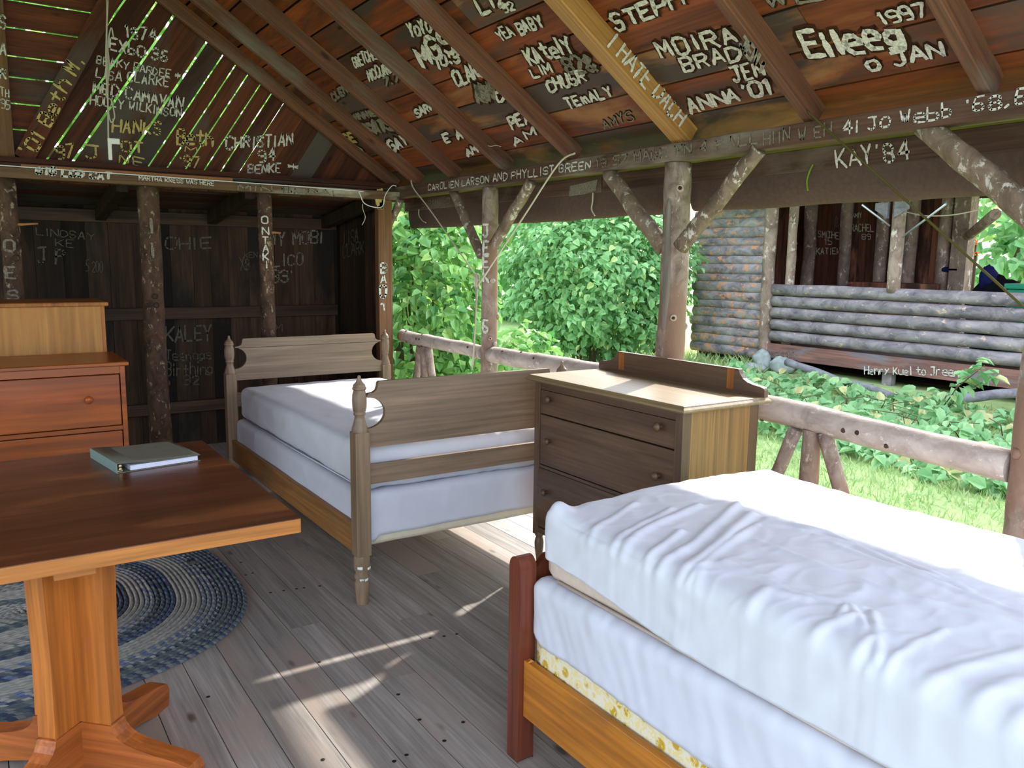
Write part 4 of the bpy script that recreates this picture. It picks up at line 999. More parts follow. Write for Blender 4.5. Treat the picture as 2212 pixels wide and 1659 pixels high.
sh2 = [(ya+yb-a, b) for a, b in sh][::-1]
mb = MB(); mb.prism(sh+sh2, (DX1-0.010, 0, 0), (0, 1, 0), (0, 0, 1), (0.022, 0, 0)); bk = mb.build('back_rail', 'dresser', DR, 0.002)
for y in (2.232, 2.905):
    mb = MB(); mb.box((DX1-0.0112, y-0.0, zb+0.012), (DX1-0.009, y+0.036, zb+ht-0.002)); mb.build('glue_mark', 'patch', bk)

# ---- lower orange chest and the taller one behind it
CH = thing('chest_of_drawers', 'orange stained chest of drawers with round knobs behind the table', 'chest of drawers', (0.18, 4.52, 0.0155))
cx0, cx1, cy0, cy1, cz = -0.29, 0.600, 4.275, 4.74, 0.985
slab(cx0, cx1, cy0, cy1, [(-0.012, 0), (-0.016, 0.004), (-0.016, 0.016), (-0.012, 0.020)], cz).build('top', 'chest', CH, 0.001)
for x0, x1 in ((cx0, cx0+0.022), (cx1-0.022, cx1)):
    mb = MB(); mb.box((x0, cy0, 0.0155), (x1, cy1, cz)); mb.build('side_panel', 'chest', CH, 0.002)
mb = MB(); mb.box((cx0+0.022, cy1-0.012, 0.05), (cx1-0.022, cy1-0.002, cz)); mb.build('back_panel', 'chest', CH)
for z in (0.948, 0.672, 0.372, 0.05):
    mb = MB(); mb.box((cx0+0.0225, cy0+0.006, z), (cx1-0.0225, cy0+0.03, z+0.020 if z < .9 else cz)); mb.build('front_rail', 'chest', CH)
for z0, z1 in ((0.696, 0.944), (0.396, 0.668), (0.076, 0.368)):
    mb = MB(); mb.box((cx0+0.026, cy0+0.001, z0), (cx1-0.026, cy0+0.42, z1)); d = mb.build('drawer', 'chest', CH, 0.004)
    for x in (0.435, -0.13): knob(d, x, cy0+0.001, (z0+z1)/2+0.012, 0.018, 'chest', 'y', -1)
mb = MB(); mb.box((cx0+0.022, cy0+0.03, 0.0155), (cx1-0.022, cy0+0.05, 0.055)); mb.build('plinth', 'chest', CH)
UC = thing('cabinet', 'pale pine cabinet with its plain plywood back turned outward behind the orange chest', 'cabinet', (0.15, 5.05, 0))
ux0, ux1, uy0, uy1, uz = -0.30, 0.592, 4.80, 5.24, 1.245
slab(ux0, ux1, uy0, uy1, [(-0.014, 0), (-0.018, 0.003), (-0.018, 0.017), (-0.014, 0.021)], uz).build('top', 'pinez', UC, 0.001)
for x0, x1 in ((ux0, ux0+0.018), (ux1-0.018, ux1)):
    mb = MB(); mb.box((x0, uy0, 0), (x1, uy1, uz)); mb.build('side_panel', 'pinez', UC, 0.002)
mb = MB(); mb.box((ux0+0.018, uy0+0.004, 0.05), (ux1-0.018, uy0+0.012, uz)); mb.build('back_panel', 'pineback', UC)
for z0, z1 in ((0.08, 0.44), (0.46, 0.82), (0.84, 1.225)):
    mb = MB(); mb.box((ux0+0.022, uy0+0.03, z0), (ux1-0.022, uy1-0.001, z1)); mb.build('drawer', 'pinez', UC, 0.003)
mb = MB(); mb.box((ux0+0.018, uy1-0.03, 0), (ux1-0.018, uy1-0.012, 0.08)); mb.build('plinth', 'pinez', UC)

# ---- table
TB = thing('table', 'oak pedestal table with a dark varnished square top in the left foreground', 'table', (0.17, 2.9, 0))
tx0, tx1, ty0, ty1 = -0.46, 0.775, 2.286, 3.52
mb = MB(); mb.box((tx0, ty0, 0.7385), (tx1, 3.045, 0.7405)); mb.box((tx0, 3.047, 0.7385), (tx1, ty1, 0.7405)); mb.build('tabletop', 'tabletop', TB)
mb = MB(); mb.box((tx0, ty0, 0.695), (tx1, 3.045, 0.7383)); mb.box((tx0, 3.047, 0.695), (tx1, ty1, 0.7383)); mb.build('tabletop_edge', 'tableedge', TB, 0.003)
PCX, PCY = 0.180, 2.53
for k in range(4):
    a = PI/4+k*PI/2; d = V((math.cos(a), math.sin(a), 0)); s = V((-d.y, d.x, 0)); c0 = V((PCX, PCY, 0))
    mb = MB(); hw = 0.027
    zs = [0.175, 0.22, 0.4, 0.66, 0.695]; ro = [0.126, 0.124, 0.122, 0.130, 0.134]
    pts = [(0.004, zs[0])]+[(ro[i], zs[i]) for i in range(5)]+[(0.004, 0.695)]
    mb.prism(pts, c0-s*hw, d, (0, 0, 1), s*2*hw, 0, 0.3+0.15*k); mb.build('pedestal_board', 'tablez', TB, 0.006)
    mb = MB(); hw = 0.031
    top = [(0.10, 0.26), (0.125, 0.20), (0.16, 0.155), (0.21, 0.125), (0.28, 0.103), (0.36, 0.090), (0.43, 0.078)]
    pts = [(0.002, 0.03), (0.002, 0.174)]+[(0.128, 0.174), (0.132, 0.158), (0.142, 0.142), (0.165, 0.126), (0.20, 0.114), (0.26, 0.102), (0.325, 0.092), (0.368, 0.080), (0.380, 0.055), (0.372, 0.0), (0.30, 0.0), (0.24, 0.016), (0.15, 0.03)]
    mw = Matrix(((d.x, s.x, 0, PCX), (d.y, s.y, 0, PCY), (0, 0, 1, 0), (0, 0, 0, 1)))
    mb.prism(pts, (0, -hw, 0), (1, 0, 0), (0, 0, 1), (0, 2*hw, 0), 0, 0.2+0.2*k)
    ft = mb.build('foot', 'tablefoot', TB, 0.006, mw)
    if k in (0, 3):
        mb = MB(); p = c0+d*0.06+s*(hw+0.001)*(-1 if k == 3 else 1)
        for z in (0.24, 0.66): mb.lathe([(0.0005, 0.003), (0.006, 0.002), (0.007, 0.0)], (p.x, p.y, z), 'z', 10)
mb = MB(); mb.box((PCX-0.27, PCY-0.05, 0.668), (PCX+0.27, PCY+0.05, 0.6948)); mb.build('top_support', 'tableedge', TB, 0.003)
mb = MB(); mb.box((PCX-0.05, PCY-0.20, 0.664), (PCX+0.05, PCY+0.92, 0.6946)); mb.build('top_support', 'tableedge', TB, 0.003)

# ---- binder
BA = math.radians(9); bc = V((0.515, 3.285, 0.7407))
BW = Matrix.Translation(bc) @ Matrix.Rotation(BA, 4, 'Z')
BI = thing('ring_binder', 'grey green ring binder lying on the dark table top', 'binder', bc)
hx, hy = 0.148, 0.158
mb = MB(); mb.box((-hx, -hy, 0.0), (hx, hy, 0.0030)); mb.build('back_cover', 'binder', BI, 0.001, BW)
mb = MB(); n = 12; vs = []
for i in range(n+1):
    t = i/n; z = lerp(0.0345, 0.0225, sstep(0, 0.55, t)); x = lerp(-hx, hx, t); vs += [(x, -hy, z), (x, hy, z)]
mb.add(vs, [(2*i, 2*i+2, 2*i+3, 2*i+1) for i in range(n)], 0, 0.5, True); fc = mb.build('front_cover', 'binder', BI, 0, BW); sd = fc.modifiers.new('s', 'SOLIDIFY'); sd.thickness = 0.0028; sd.offset = 1
mb = MB(); rr = 0.035; pts = []
for (cx, cy, a0) in ((0.105, 0.115, 0), (-0.055, 0.115, PI/2), (-0.055, -0.115, PI), (0.105, -0.115, 1.5*PI)): pts += arc(cx, cy, 0.03, a0, a0+PI/2, 6)
def cov_z(x): return lerp(0.0345, 0.0225, sstep(0, 0.55, (x+hx)/(2*hx)))+0.0030
mb.add([(x, y, cov_z(x)+0.0006) for x, y in pts], [tuple(range(len(pts)))]); o = mb.build('cover_panel', 'binderpanel', fc, 0, BW); sd = o.modifiers.new('s', 'SOLIDIFY'); sd.thickness = 0.0006; sd.offset = -1
for tx, (a, b), h in (('GUEST', (-0.02, 0.045), 0.03), ('BOOK', (0.0, -0.035), 0.03)):
    letter3d(fc, tx, BW @ V((a, b, cov_z(a)+0.0008)), BW.to_3x3() @ V((0.09, 0, 0)), BW.to_3x3() @ V((0, h, 0)), V((0, 0, 1)), 'binder', 0.13, False, 0.0006, 'embossed_title', 0.3)
mb = MB(); mb.box((-hx-0.003, -hy, 0.0), (-hx, hy, 0.0375)); mb.build('spine', 'spine', BI, 0.001, BW)
mb = MB(); mb.box((-hx+0.045, -hy+0.006, 0.0035), (hx-0.008, hy-0.006, 0.021)); mb.build('pages', 'paper', BI, 0.001, BW)
mb = MB()
for z in (0.012, 0.024): mb.lathe([(0.0005, -0.004), (0.006, -0.004), (0.0065, 0.0), (0.006, 0.004), (0.0005, 0.004)], (-hx+0.012, -hy+0.012, z), 'y', 12)
mb.box((-hx+0.004, -hy+0.012, 0.004), (-hx+0.020, hy-0.012, 0.008)); mb.build('ring_fitting', 'brass', BI, 0, BW)

# ---- braided rug
def mat_attr_color(name):
    m, nt, b = new_mat(name)
    at = N(nt, 'ShaderNodeAttribute', attribute_name='yarn'); nt.links.new(at.outputs['Color'], b.inputs['Base Color'])
    b.inputs['Roughness'].default_value = 0.95; b.inputs['Specular IOR Level'].default_value = 0.05
    M[name] = m
mat_attr_color('rug_yarn')
navy, slate, lgrey, cream, blue, grey = (66, 76, 98), (90, 101, 108), (156, 158, 154), (166, 164, 155), (104, 116, 146), (120, 126, 124)
bands = [(0.0, [slate, navy, grey]), (0.045, [slate, slate, grey]), (0.09, [navy, slate, lgrey]), (0.12, [lgrey, grey, blue]), (0.18, [lgrey, cream, lgrey]), (0.27, [navy, blue, slate]), (0.315, [navy, slate, grey]), (0.355, [lgrey, lgrey, blue]), (0.40, [cream, lgrey, lgrey]), (0.455, [slate, navy, slate]), (0.50, [slate, grey, slate]), (0.535, [lgrey, cream, grey]), (0.62, [cream, lgrey, cream]), (0.72, [slate, grey, slate]), (0.79, [cream, lgrey, grey])]
RCX, RCY, RA, RB = -0.235, 3.86, 1.200, 0.930
pit = 0.0205; nr_ = int(RB/pit); verts = []; faces = []; cols = []
hole = on(412, 1214, 'z', 0.012)
for ri in range(nr_):
    rb = RB-ri*pit; ra = RA-ri*pit
    if rb < 0.02: break
    per = PI*(3*(ra+rb)-math.sqrt((3*ra+rb)*(ra+3*rb))); seg = max(20, int(per/0.017))
    d = ri*pit; cs = [b[1] for b in bands if b[0] <= d+0.0001][-1]
    cols_ring = 2
    base = len(verts)
    prof = [(-0.5, 0.001), (-0.28, 0.010), (0.0, 0.013), (0.28, 0.010), (0.5, 0.001)]
    for si in range(seg):
        th = 2*PI*si/seg
        for pi_, (o, z) in enumerate(prof):
            skew = (abs(o)-0.25)*0.9*(2*PI/seg)*1.6
            t2 = th+skew
            c_, s_ = math.cos(t2), math.sin(t2)
            e = 2/2.75
            px = math.copysign(abs(c_)**e, c_); py = math.copysign(abs(s_)**e, s_)
            bumpz = 0.0028*math.cos(si*PI) if pi_ in (1, 2, 3) else 0
            verts.append((RCX+(ra-pit/2+o*pit)*px, RCY+(rb-pit/2+o*pit)*py, z+bumpz*(0.5)))
    for si in range(seg):
        sj = (si+1) % seg
        for pi_ in range(4):
            f = (base+si*5+pi_, base+si*5+pi_+1, base+sj*5+pi_+1, base+sj*5+pi_)
            v0 = V(verts[f[0]])
            if (v0-hole).xy.length < 0.030+0.012*noise.noise(v0*40) and ri < 7: continue
            faces.append(f[::-1])
            strand = (si+(1 if pi_ >= 2 else 0)) % len(cs)
            col = cs[strand]; jj = rnd(0.82, 1.15); patchy = 0.5+0.5*noise.noise(V((th*3, ri*0.2, si*0.02)))
            cols.append(tuple(x*jj for x in lin(col)[:3])+(1,))
me = bpy.data.meshes.new('braided_rug'); me.from_pydata(verts, [], faces)
me.materials.append(M['rug_yarn']); me.polygons.foreach_set('use_smooth', [True]*len(faces))
ca = me.attributes.new('yarn', 'FLOAT_COLOR', 'FACE'); ca.data.foreach_set('color', [x for c in cols for x in c]); me.update()
rug = bpy.data.objects.new('braided_rug', me); COL.objects.link(rug)
tag(rug, 'oval braided rug in blue and grey bands lying under the table', 'rug')

# ---- nails and specks on the floor: heads in two rows
mb = MB()
for x, y in [(on(px, py, 'z', 0).x, on(px, py, 'z', 0).y) for px, py in ((585, 1280), (612, 1276), (640, 1272), (655, 1270), (690, 1266), (530, 1242), (545, 1238), (520, 1215), (860, 1500), (905, 1555), (960, 1600), (1000, 1560), (690, 1430), (450, 1505), (850, 1645), (880, 1630), (930, 1378), (960, 1374), (985, 1370), (700, 1640))]:
    mb.lathe([(0.0072, 0.0002), (0.006, 0.0008), (0.0005, 0.0009)], (x+rnd(-.004, .004), y, 0), 'z', 8)
o = mb.build('floor_nails', 'nail'); o['kind'] = 'structure'

# ---- ropes indoors
cord('clothesline', 'white line stretched along the cross beam under the slatted gable', [on(-40, 354, 'y', 5.56), on(0, 357, 'y', 5.56), on(380, 384, 'y', 5.56), on(756, 411, 'y', 5.56), on(775, 416, 'y', 5.55), on(786, 438, 'y', 5.55), on(806, 447, 'y', 5.54), on(826, 446, 'y', 5.54), on(832, 422, 'y', 5.55), on(846, 402, 'y', 5.56), on(856, 402, 'y', 5.565)], 0.0035, 'rope_white')
cord('dangling_string', 'thin loose string hanging near the right end of the cross beam', [on(783, 440, 'y', 5.55), on(784, 452, 'y', 5.55), on(789, 470, 'y', 5.54), on(782, 486, 'y', 5.55)], 0.0025, 'rope')
hc = V((0.7, 5.0, 0)); yy = 5.30
cord('pull_cord', 'pale looped cord hanging from the roof in front of the slatted gable', [on(230, -120, 'y', yy), on(231, 0, 'y', yy), on(231, 80, 'y', yy), on(236, 150, 'y', yy), on(229, 205, 'y', yy), on(240, 216, 'y', yy), on(246, 240, 'y', yy), on(247, 255, 'y', yy), on(240, 264, 'y', yy), on(234, 240, 'y', yy-.01), on(233, 190, 'y', yy-.01), on(233, 100, 'y', yy-.01), on(240, 60, 'y', yy-.01), on(245, 80, 'y', yy-.01)], 0.004, 'rope')
pc = bpy.data.objects['pull_cord']
cord('cord_end', '', [on(233, 0, 'y', yy-.02), on(229, 120, 'y', yy-.02), on(233, 230, 'y', yy-.02), on(234, 300, 'y', yy-.02), on(237, 335, 'y', yy-.02), on(238, 342, 'y', yy-.02)], 0.0045, 'rope', parent=pc)
mb = MB(); a = on(237, 303, 'y', yy-.02); mb.box((a.x-0.012, a.y-0.008, a.z-0.02), (a.x+0.052, a.y+0.004, a.z+0.012)); mb.box((a.x-0.012, a.y-0.008, a.z-0.11), (a.x+0.008, a.y+0.004, a.z-0.018)); mb.build('cord_tag', 'tape', pc, 0.003)
xr = 2.69
cl = on(1028, 606, 'x', 2.70)
cord('awning_rope', 'pale rope running from the far rafters down to the cleat on the lettered post', [on(888, 382, 'x', 2.69), on(893, 406, 'x', 2.68), on(930, 455, 'x', 2.69), on(1024, 590, 'x', 2.70), on(1030, 604, 'x', 2.702)], 0.005, 'rope')
cord('awning_rope', 'pale rope running up from the cleat to the rafter left of the yellow one', [on(1242, 331, 'x', 2.66), on(1205, 356, 'x', 2.66), on(1130, 470, 'x', 2.68), on(1037, 610, 'x', 2.70), on(1032, 616, 'x', 2.702)], 0.005, 'rope')
mb = MB()
for k in range(4):
    q = cl+V((0.004*k-0.006, -0.012*(k % 2), 0.0)); mb.tube([q+V((0, 0, 0.045)), q+V((-0.008, -.006, 0.02)), q+V((-0.006, -.006, -0.03)), q+V((0.004, 0, -0.055)), q+V((0.010, 0, -0.02)), q+V((0.006, 0, 0.04))], 0.005, 6)
lo_ = on(1020, 800, 'x', 2.70); mb.tube([cl+V((0, -.006, -0.04)), (cl+lo_)/2+V((0.004, -.01, 0)), lo_], 0.0045, 6); mb.tube([cl+V((0.004, -.012, -0.04)), (cl+lo_)/2+V((-0.002, -.02, 0)), lo_+V((0.002, -.012, 0.04))], 0.0045, 6)
tag(mb.build('rope_coil', 'rope'), 'coil of pale rope with hanging tail tied on the lettered slim post', 'rope')
cord('guy_rope', 'dark olive rope slanting down across the right-hand opening', [on(1742, 238, 'x', 2.68), on(1800, 292, 'x', 2.68), on(2000, 472, 'x', 2.68), on(2212, 664, 'x', 2.68), on(2290, 735, 'x', 2.69)], 0.0042, 'rope_green')
cord('dangling_string', 'short frayed string stuck to the rafter left of the painted plate lettering', [on(1045, 308, 'x', 2.62), on(1058, 316, 'x', 2.60), on(1072, 314, 'x', 2.62), on(1082, 317, 'x', 2.62)], 0.0022, 'rope')

# ================================================================== OUTDOORS
def leaf(mb, p, d, nrm, L, W, tone, fold=0.25, mi=0):
    s = d.cross(nrm).normalized(); nn = s.cross(d)
    a = p; t = p+d*L-nn*L*0.18
    l1 = p+d*L*.28+s*W*.46+nn*W*fold; l2 = p+d*L*.66+s*W*.36+nn*W*fold*.7; r1 = p+d*L*.28-s*W*.46+nn*W*fold; r2 = p+d*L*.66-s*W*.36+nn*W*fold*.7
    mb.add([a, l1, l2, t, r2, r1], [(0, 3, 2, 1), (0, 5, 4, 3)], mi, tone)
def rv():
    while True:
        v = V((rnd(-1, 1), rnd(-1, 1), rnd(-1, 1)))
        if 0.05 < v.length < 1: return v.normalized()
def shrub(name, label, cat, c, rad, n, size, mat, seed, stems=9, group=None, inner=0.55, zmin=None):
    c = V(c); random.seed(seed); t = thing(name, label, cat, (c.x, c.y, ground_z(c.x, c.y)), group)
    mb = MB()
    gz = ground_z(c.x, c.y)
    for i in range(n):
        d = rv(); 
        lump = 1+0.30*noise.noise(d*2.1+V((seed, 0, 0)))+0.16*noise.noise(d*5+V((0, seed, 0)))
        f = lump*(inner+(1-inner)*random.random()**0.45)
        p = c+V((d.x*rad[0], d.y*rad[1], d.z*rad[2]))*f
        if p.z < gz+0.05: p.z = gz+0.05+random.random()*0.3
        out = V((d.x, d.y, d.z*0.6+0.25)).normalized()
        nrm = (out*0.75+V((0, 0, 0.55))+rv()*0.55).normalized()
        dr = (rv()+V((0, 0, -0.45))+out*0.5); dr = (dr-nrm*dr.dot(nrm))
        if dr.length < 0.1: continue
        dr.normalize(); L = size*rnd(0.65, 1.25)
        leaf(mb, p, dr, nrm, L, L*rnd(0.62, 0.82), min(1, max(0, random.gauss(0.5, 0.24))))
    mb.build('foliage', mat, t)
    mb = MB()
    for k in range(stems):
        a = rnd(0, 2*PI); b = V((c.x+math.cos(a)*rad[0]*0.25, c.y+math.sin(a)*rad[1]*0.25, gz-0.03)); e = c+V((math.cos(a)*rad[0]*0.7*rnd(.4, 1), math.sin(a)*rad[1]*.7*rnd(.4, 1), rad[2]*rnd(.1, .8)))
        m_ = (b+e)/2+V((rnd(-.1, .1), rnd(-.1, .1), 0.1)); mb.tube([b, m_, e], [0.016, 0.012, 0.005], 7)
    mb.build('stems', 'twig', t); return t
S1 = shrub('shrub', 'large-leaved bright green shrub growing just outside the far rail', 'shrub', (3.60, 7.02, 0.95), (0.66, 0.82, 1.55), 4600, 0.115, 'leaf_l', 41, 12)
shrub('shrub', 'low leafy sprig growing to the right of the lettered slim post', 'shrub', (3.95, 5.72, 0.36), (0.40, 0.46, 0.66), 380, 0.115, 'leaf_l', 42, 7)
S2 = shrub('shrub', 'big rounded green bush on the lawn left of the opposite cabin', 'shrub', (7.72, 9.36, 1.36), (1.26, 1.34, 1.28), 10500, 0.118, 'leaf_m', 43, 12)
shrub('shrub', 'leafy climber at the left corner of the opposite cabin wall', 'shrub', (8.50, 8.86, 1.25), (0.30, 0.28, 0.62), 330, 0.15, 'leaf_l', 44, 5)
# creepers along the foot of the opposite cabin
random.seed(5); CE = thing('creeper', 'leafy creeper spreading along the foot of the opposite cabin', 'plant', (7.4, 5.0, ground_z(7.4, 5)))
mb = MB()
for i in range(2600):
    y = rnd(2.6, 7.0); x = 8.6-2.3*random.random()**0.8-0.06*(7.0-y); g = ground_z(x, y); hgt = 0.05+0.22*max(0, noise.noise(V((x*2.1, y*2.1, 0)))+0.25)
    p = V((x, y, g+hgt*random.random()**0.5)); nrm = (V((-0.35, -0.3, 0.9))+rv()*0.6).normalized(); dr = rv(); dr = (dr-nrm*dr.dot(nrm)).normalized(); L = rnd(0.08, 0.15)
    leaf(mb, p, dr, nrm, L, L*0.75, min(1, max(0, random.gauss(0.5, 0.28))))
mb.build('foliage', 'leaf_g', CE)
mb = MB()
run = [V((7.4+0.35*math.sin(i*0.9), 2.8+i*0.22, ground_z(7.4, 3)+0.05)) for i in range(21)]; mb.tube(run, 0.008, 6)
for k in range(26):
    q = run[k*20//26]; x, y = q.x, q.y; g = q.z; mb.tube([(x, y, g-.02), (x+rnd(-.1, .1), y+rnd(-.1, .1), g+.12), (x+rnd(-.25, .25), y+rnd(-.25, .25), g+.17)], [0.006, 0.005, 0.003], 6)
mb.build('stems', 'twig', CE)
def sprig(name, label, base, h, n, L, mat, seed, lean=(0, 0)):
    random.seed(seed); g = ground_z(*base); t = thing(name, label, 'plant', (base[0], base[1], g)); st = MB(); fo = MB()
    for k in range(3):
        e = V((base[0]+lean[0]*rnd(.5, 1.2)+rnd(-.12, .12), base[1]+lean[1]*rnd(.5, 1.2)+rnd(-.12, .12), g+h*rnd(.75, 1)))
        b = V((base[0]+rnd(-.05, .05), base[1]+rnd(-.05, .05), g-.02)); m_ = b.lerp(e, .5)+V((0, 0, h*.12)); st.tube([b, m_, e], [0.007, 0.005, 0.003], 6)
        for i in range(n):
            tt = rnd(.3, 1); p = b.lerp(e, tt)+V((rnd(-.03, .03), rnd(-.03, .03), h*.06)); dr = (V((rnd(-1, 1), rnd(-1, 1), rnd(-.5, .2)))).normalized(); nrm = (V((0, 0, 1))+rv()*.4); nrm = (nrm-dr*nrm.dot(dr)).normalized()
            leaf(fo, p, dr, nrm, L*rnd(.7, 1.2), L*.55, random.random())
    fo.build('foliage', mat, t); st.build('stems', 'twig', t)
yb_ = on(1690, 1000, 'z', -0.2)
sprig('young_plant', 'pale yellow-green young plant just outside the rail right of the dresser', (3.75, 2.95), 0.62, 14, 0.15, 'leaf_y', 51, (0.05, 0.1))
sprig('young_plant', 'upright leafy stem beside the far end of the fallen pole', (7.9, 4.25), 0.62, 12, 0.16, 'leaf_g', 52, (-0.1, -0.5))
# trees behind everything
def tree(label, c, rad, n, size, mat, seed, trunk):
    t = shrub('tree', label, 'tree', c, rad, n, size, mat, seed, 0, 'trees behind the shelters', 0.45)
    mb = MB(); g = ground_z(c[0], c[1]); mb.tube([(c[0], c[1], g-.05), (c[0]+.05, c[1], (g+c[2])/2), (c[0], c[1]+.05, c[2])], [trunk, trunk*.8, trunk*.4], 12); mb.build('trunk', 'twig', t)
tree('tree seen to the left behind the bright shrub beyond the far rail', (6.0, 13.0, 2.2), (1.5, 1.5, 2.6), 2600, 0.28, 'leaf_l', 61, 0.12)
tree('tree standing behind the rounded bush on the lawn', (11.2, 15.4, 2.6), (2.1, 1.9, 2.7), 3000, 0.30, 'leaf_m', 62, 0.14)
tree('tree seen through the open right end of the opposite cabin', (15.6, 7.2, 2.0), (1.5, 2.2, 2.2), 3200, 0.24, 'leaf_m', 63, 0.12)
tree('yellow-green tree showing through the slits of the gable', (0.8, 10.6, 3.6), (2.6, 1.8, 3.0), 4600, 0.24, 'leaf_t', 65, 0.14)
random.seed(77)
# orange flowers beside the opposite cabin opening
fl = thing('flower', 'orange flowers beside the open end of the opposite cabin', 'flower', (12.6, 6.3, ground_z(12.6, 6.3)))
mb = MB(); st = MB()
for k in range(6):
    p = on(2098+rnd(0, 14), 512+rnd(0, 42), 'x', 12.4); g = ground_z(p.x, p.y); st.tube([(p.x, p.y, g), (p.x, p.y, p.z)], 0.01, 5)
    for i in range(6): 
        d = rv(); n_ = rv(); n_ = (n_-d*n_.dot(d)).normalized(); leaf(mb, p, d, n_, 0.055, 0.04, 0.5)
mb.build('petals', 'orangeflower', fl); st.build('stems', 'twig', fl)

# ---- opposite cabin
CX = 9.0; CF = 0.455                    # front plane and floor height
CB = thing('log_cabin', 'weathered grey log shelter standing across the lawn', 'cabin', (10.4, 5.6, ground_z(9.5, 5.6)))
yL, yM, yR = 8.62, 7.30, 1.2
# left solid wall of split logs
mb = MB(); z = 0.24; k = 0
while z < 2.75:
    h = rnd(0.105, 0.145); r = h/2+0.004
    pts = [(CX+0.02-rnd(0, .012), lerp(yM-0.02, yL+rnd(0, .06), i/10), z+h/2+0.006*noise.noise(V((k, i*.6, 0)))) for i in range(11)]
    mb.tube(pts, [r*(1.05+0.05*noise.noise(V((k*2.2, i*.5, 0)))) for i in range(11)], 14, 0, random.random(), True, 0.03, k); z += h; k += 1
mb.v = [(CX+0.0+(p[0]-CX)*0.75, p[1], p[2]) for p in mb.v]; mb.build('log_siding', 'cabinsiding', CB)
mb = MB(); mb.box((CX+0.02, yM, 0.24), (CX+0.08, yL, 2.75)); mb.build('wall_backing', 'cabinwall', CB)
def cpost(x, y, r, z0, z1, mat='cabinpost', nm='log_post', sd_=1):
    mb = MB(); pts = log_pts((x, y, z0), (x, y, z1), 14, 0.01, sd_); mb.tube(pts, [r*(1+.08*noise.noise(V((sd_, i*.5, 0)))) for i in range(15)], 12, 0, rnd(.3, .7), True, .05, sd_); return mb.build(nm, mat, CB)
cpost(CX-0.03, yM-0.02, 0.085, 0.24, 2.75, sd_=2); cpost(CX+0.06, yM-0.30, 0.06, CF, 2.75, sd_=3)
yp = on(1934, 600, 'x', CX).y
cpost(CX-0.02, yp, 0.075, 1.215, 2.75, sd_=4)
cpost(CX, 2.2, 0.075, CF, 2.75, sd_=5)
for k in range(5):
    zc = 1.190-k*0.154; r = 0.074
    for ya_, yb2 in ((yM-0.12, 4.42 if k in (1, 2) else 2.3), ):
        pts = [(CX+rnd(-.006, .006), lerp(ya_, 1.2, i/24), zc+0.008*noise.noise(V((k*3, i*.4, 0)))) for i in range(25)]
        mb = MB(); mb.tube(pts, [r*(1+.06*noise.noise(V((k*2.7, i*.5, 0)))) for i in range(25)], 14, 0, random.random(), True, .03, k); mb.build('rail_log', 'cabinlog', CB)
mb = MB(); mb.box((CX-0.06, 1.2, 0.275), (CX-0.01, yM+0.06, 0.47)); sk = mb.build('skirt_board', 'cabinskirt', CB)
lettering(sk, 'Henry Kuel to Jreens', (1868, 808), (2086, 812), (1868, 792), px_, CX-0.06, 'paint', 0.15); lettering(sk, 'WARREN', (1665, 776), (1722, 778), (1665, 760), px_, CX-0.06, 'paintdim', 0.12)
for y, z0 in ((yp, ground_z(CX, yp)-.05), (3.0, ground_z(CX, 3)-.05), (7.25, ground_z(CX, 7.2)-.05)):
    mb = MB(); mb.box((CX-0.01, y-0.06, z0), (CX+0.08, y+0.06, 0.274)); mb.build('pier', 'cabinlog', CB)
mb = MB(); mb.box((CX-0.01, 1.2, 0.41), (11.1, yL, 0.455)); mb.build('cabin_floor', 'cabinskirt', CB)
CBK = 11.0
mb = MB(); gr = [(CX+0.10+i*0.24, 1.2+k*0.92) for i in range(9) for k in range(9)]
mb.add([(x, y, ground_z(x, y)+0.05) for x, y in gr], [(i*9+k, (i+1)*9+k, (i+1)*9+k+1, i*9+k+1) for i in range(8) for k in range(8)], 0, .5, True); mb.build('shade_dark_earth', 'earth', CB)
mb = MB(); mb.box((CBK, 1.2, 0.1), (CBK+.03, yL, 0.41)); mb.box((CX+.1, yL-.03, 0.1), (CBK, yL, 0.41)); mb.build('crawl_light_blocker', 'cabinskirt', CB)
yE = on(2088, 600, 'x', CBK).y
mb = MB(); p = yE; random.seed(12)
while p < yL: w = rnd(.14, .26); mb.box((CBK+rnd(0, .01), p+.002, CF), (CBK+.03, min(p+w, yL)-.002, 2.75), 0, random.random()); p += w
mb.box((CBK+.032, yE, CF), (CBK+.05, yL, 2.75), 0, .1); cbw = mb.build('back_wall', 'cabinwall', CB)
mb = MB(); mb.box((CX+0.09, yL-.03, CF), (CBK, yL, 2.75)); mb.build('side_wall', 'cabinwall', CB)
for z in (1.06,):
    mb = MB(); mb.box((CBK-0.07, yE, z-.06), (CBK-.002, yL-.04, z+.06)); mb.build('wall_girt', 'cabinskirt', CB)
for px in (1745, 1824, 1902, 1965, 2038):
    q = on(px, 560, 'x', CBK-0.12); cpost(CBK-0.12, q.y, 0.10 if px in (1745,) else 0.085, CF, 2.75, 'cabinpost', 'log_stud', px*.01)
q = on(2082, 560, 'x', CBK-0.1); mb = MB(); mb.box((CBK-0.2, q.y-0.08, CF), (CBK-.01, q.y+0.13, 2.75)); mb.build('corner_stud', 'cabinpost', CB)
for t, a, b, tp in (('SMITHE', (1768, 512), (1812, 516), (1768, 498)), ('15', (1782, 528), (1798, 529), (1782, 515)), ('KATIEK', (1764, 548), (1816, 550), (1764, 535)), ('RACHEL', (1838, 500), (1888, 500), (1838, 486)), ('89', (1862, 516), (1882, 517), (1862, 504)), ('MAMIY', (1836, 470), (1862, 470), (1836, 460))):
    lettering(cbw, t, a, b, tp, px_, CBK, 'paint', 0.14)
for i, ch in enumerate('VOSARTN'): lettering(cbw, ch, (1707, 472+i*15.5), (1722, 473+i*15.5), (1707, 460+i*15.5), px_, CBK, 'paint', 0.15)
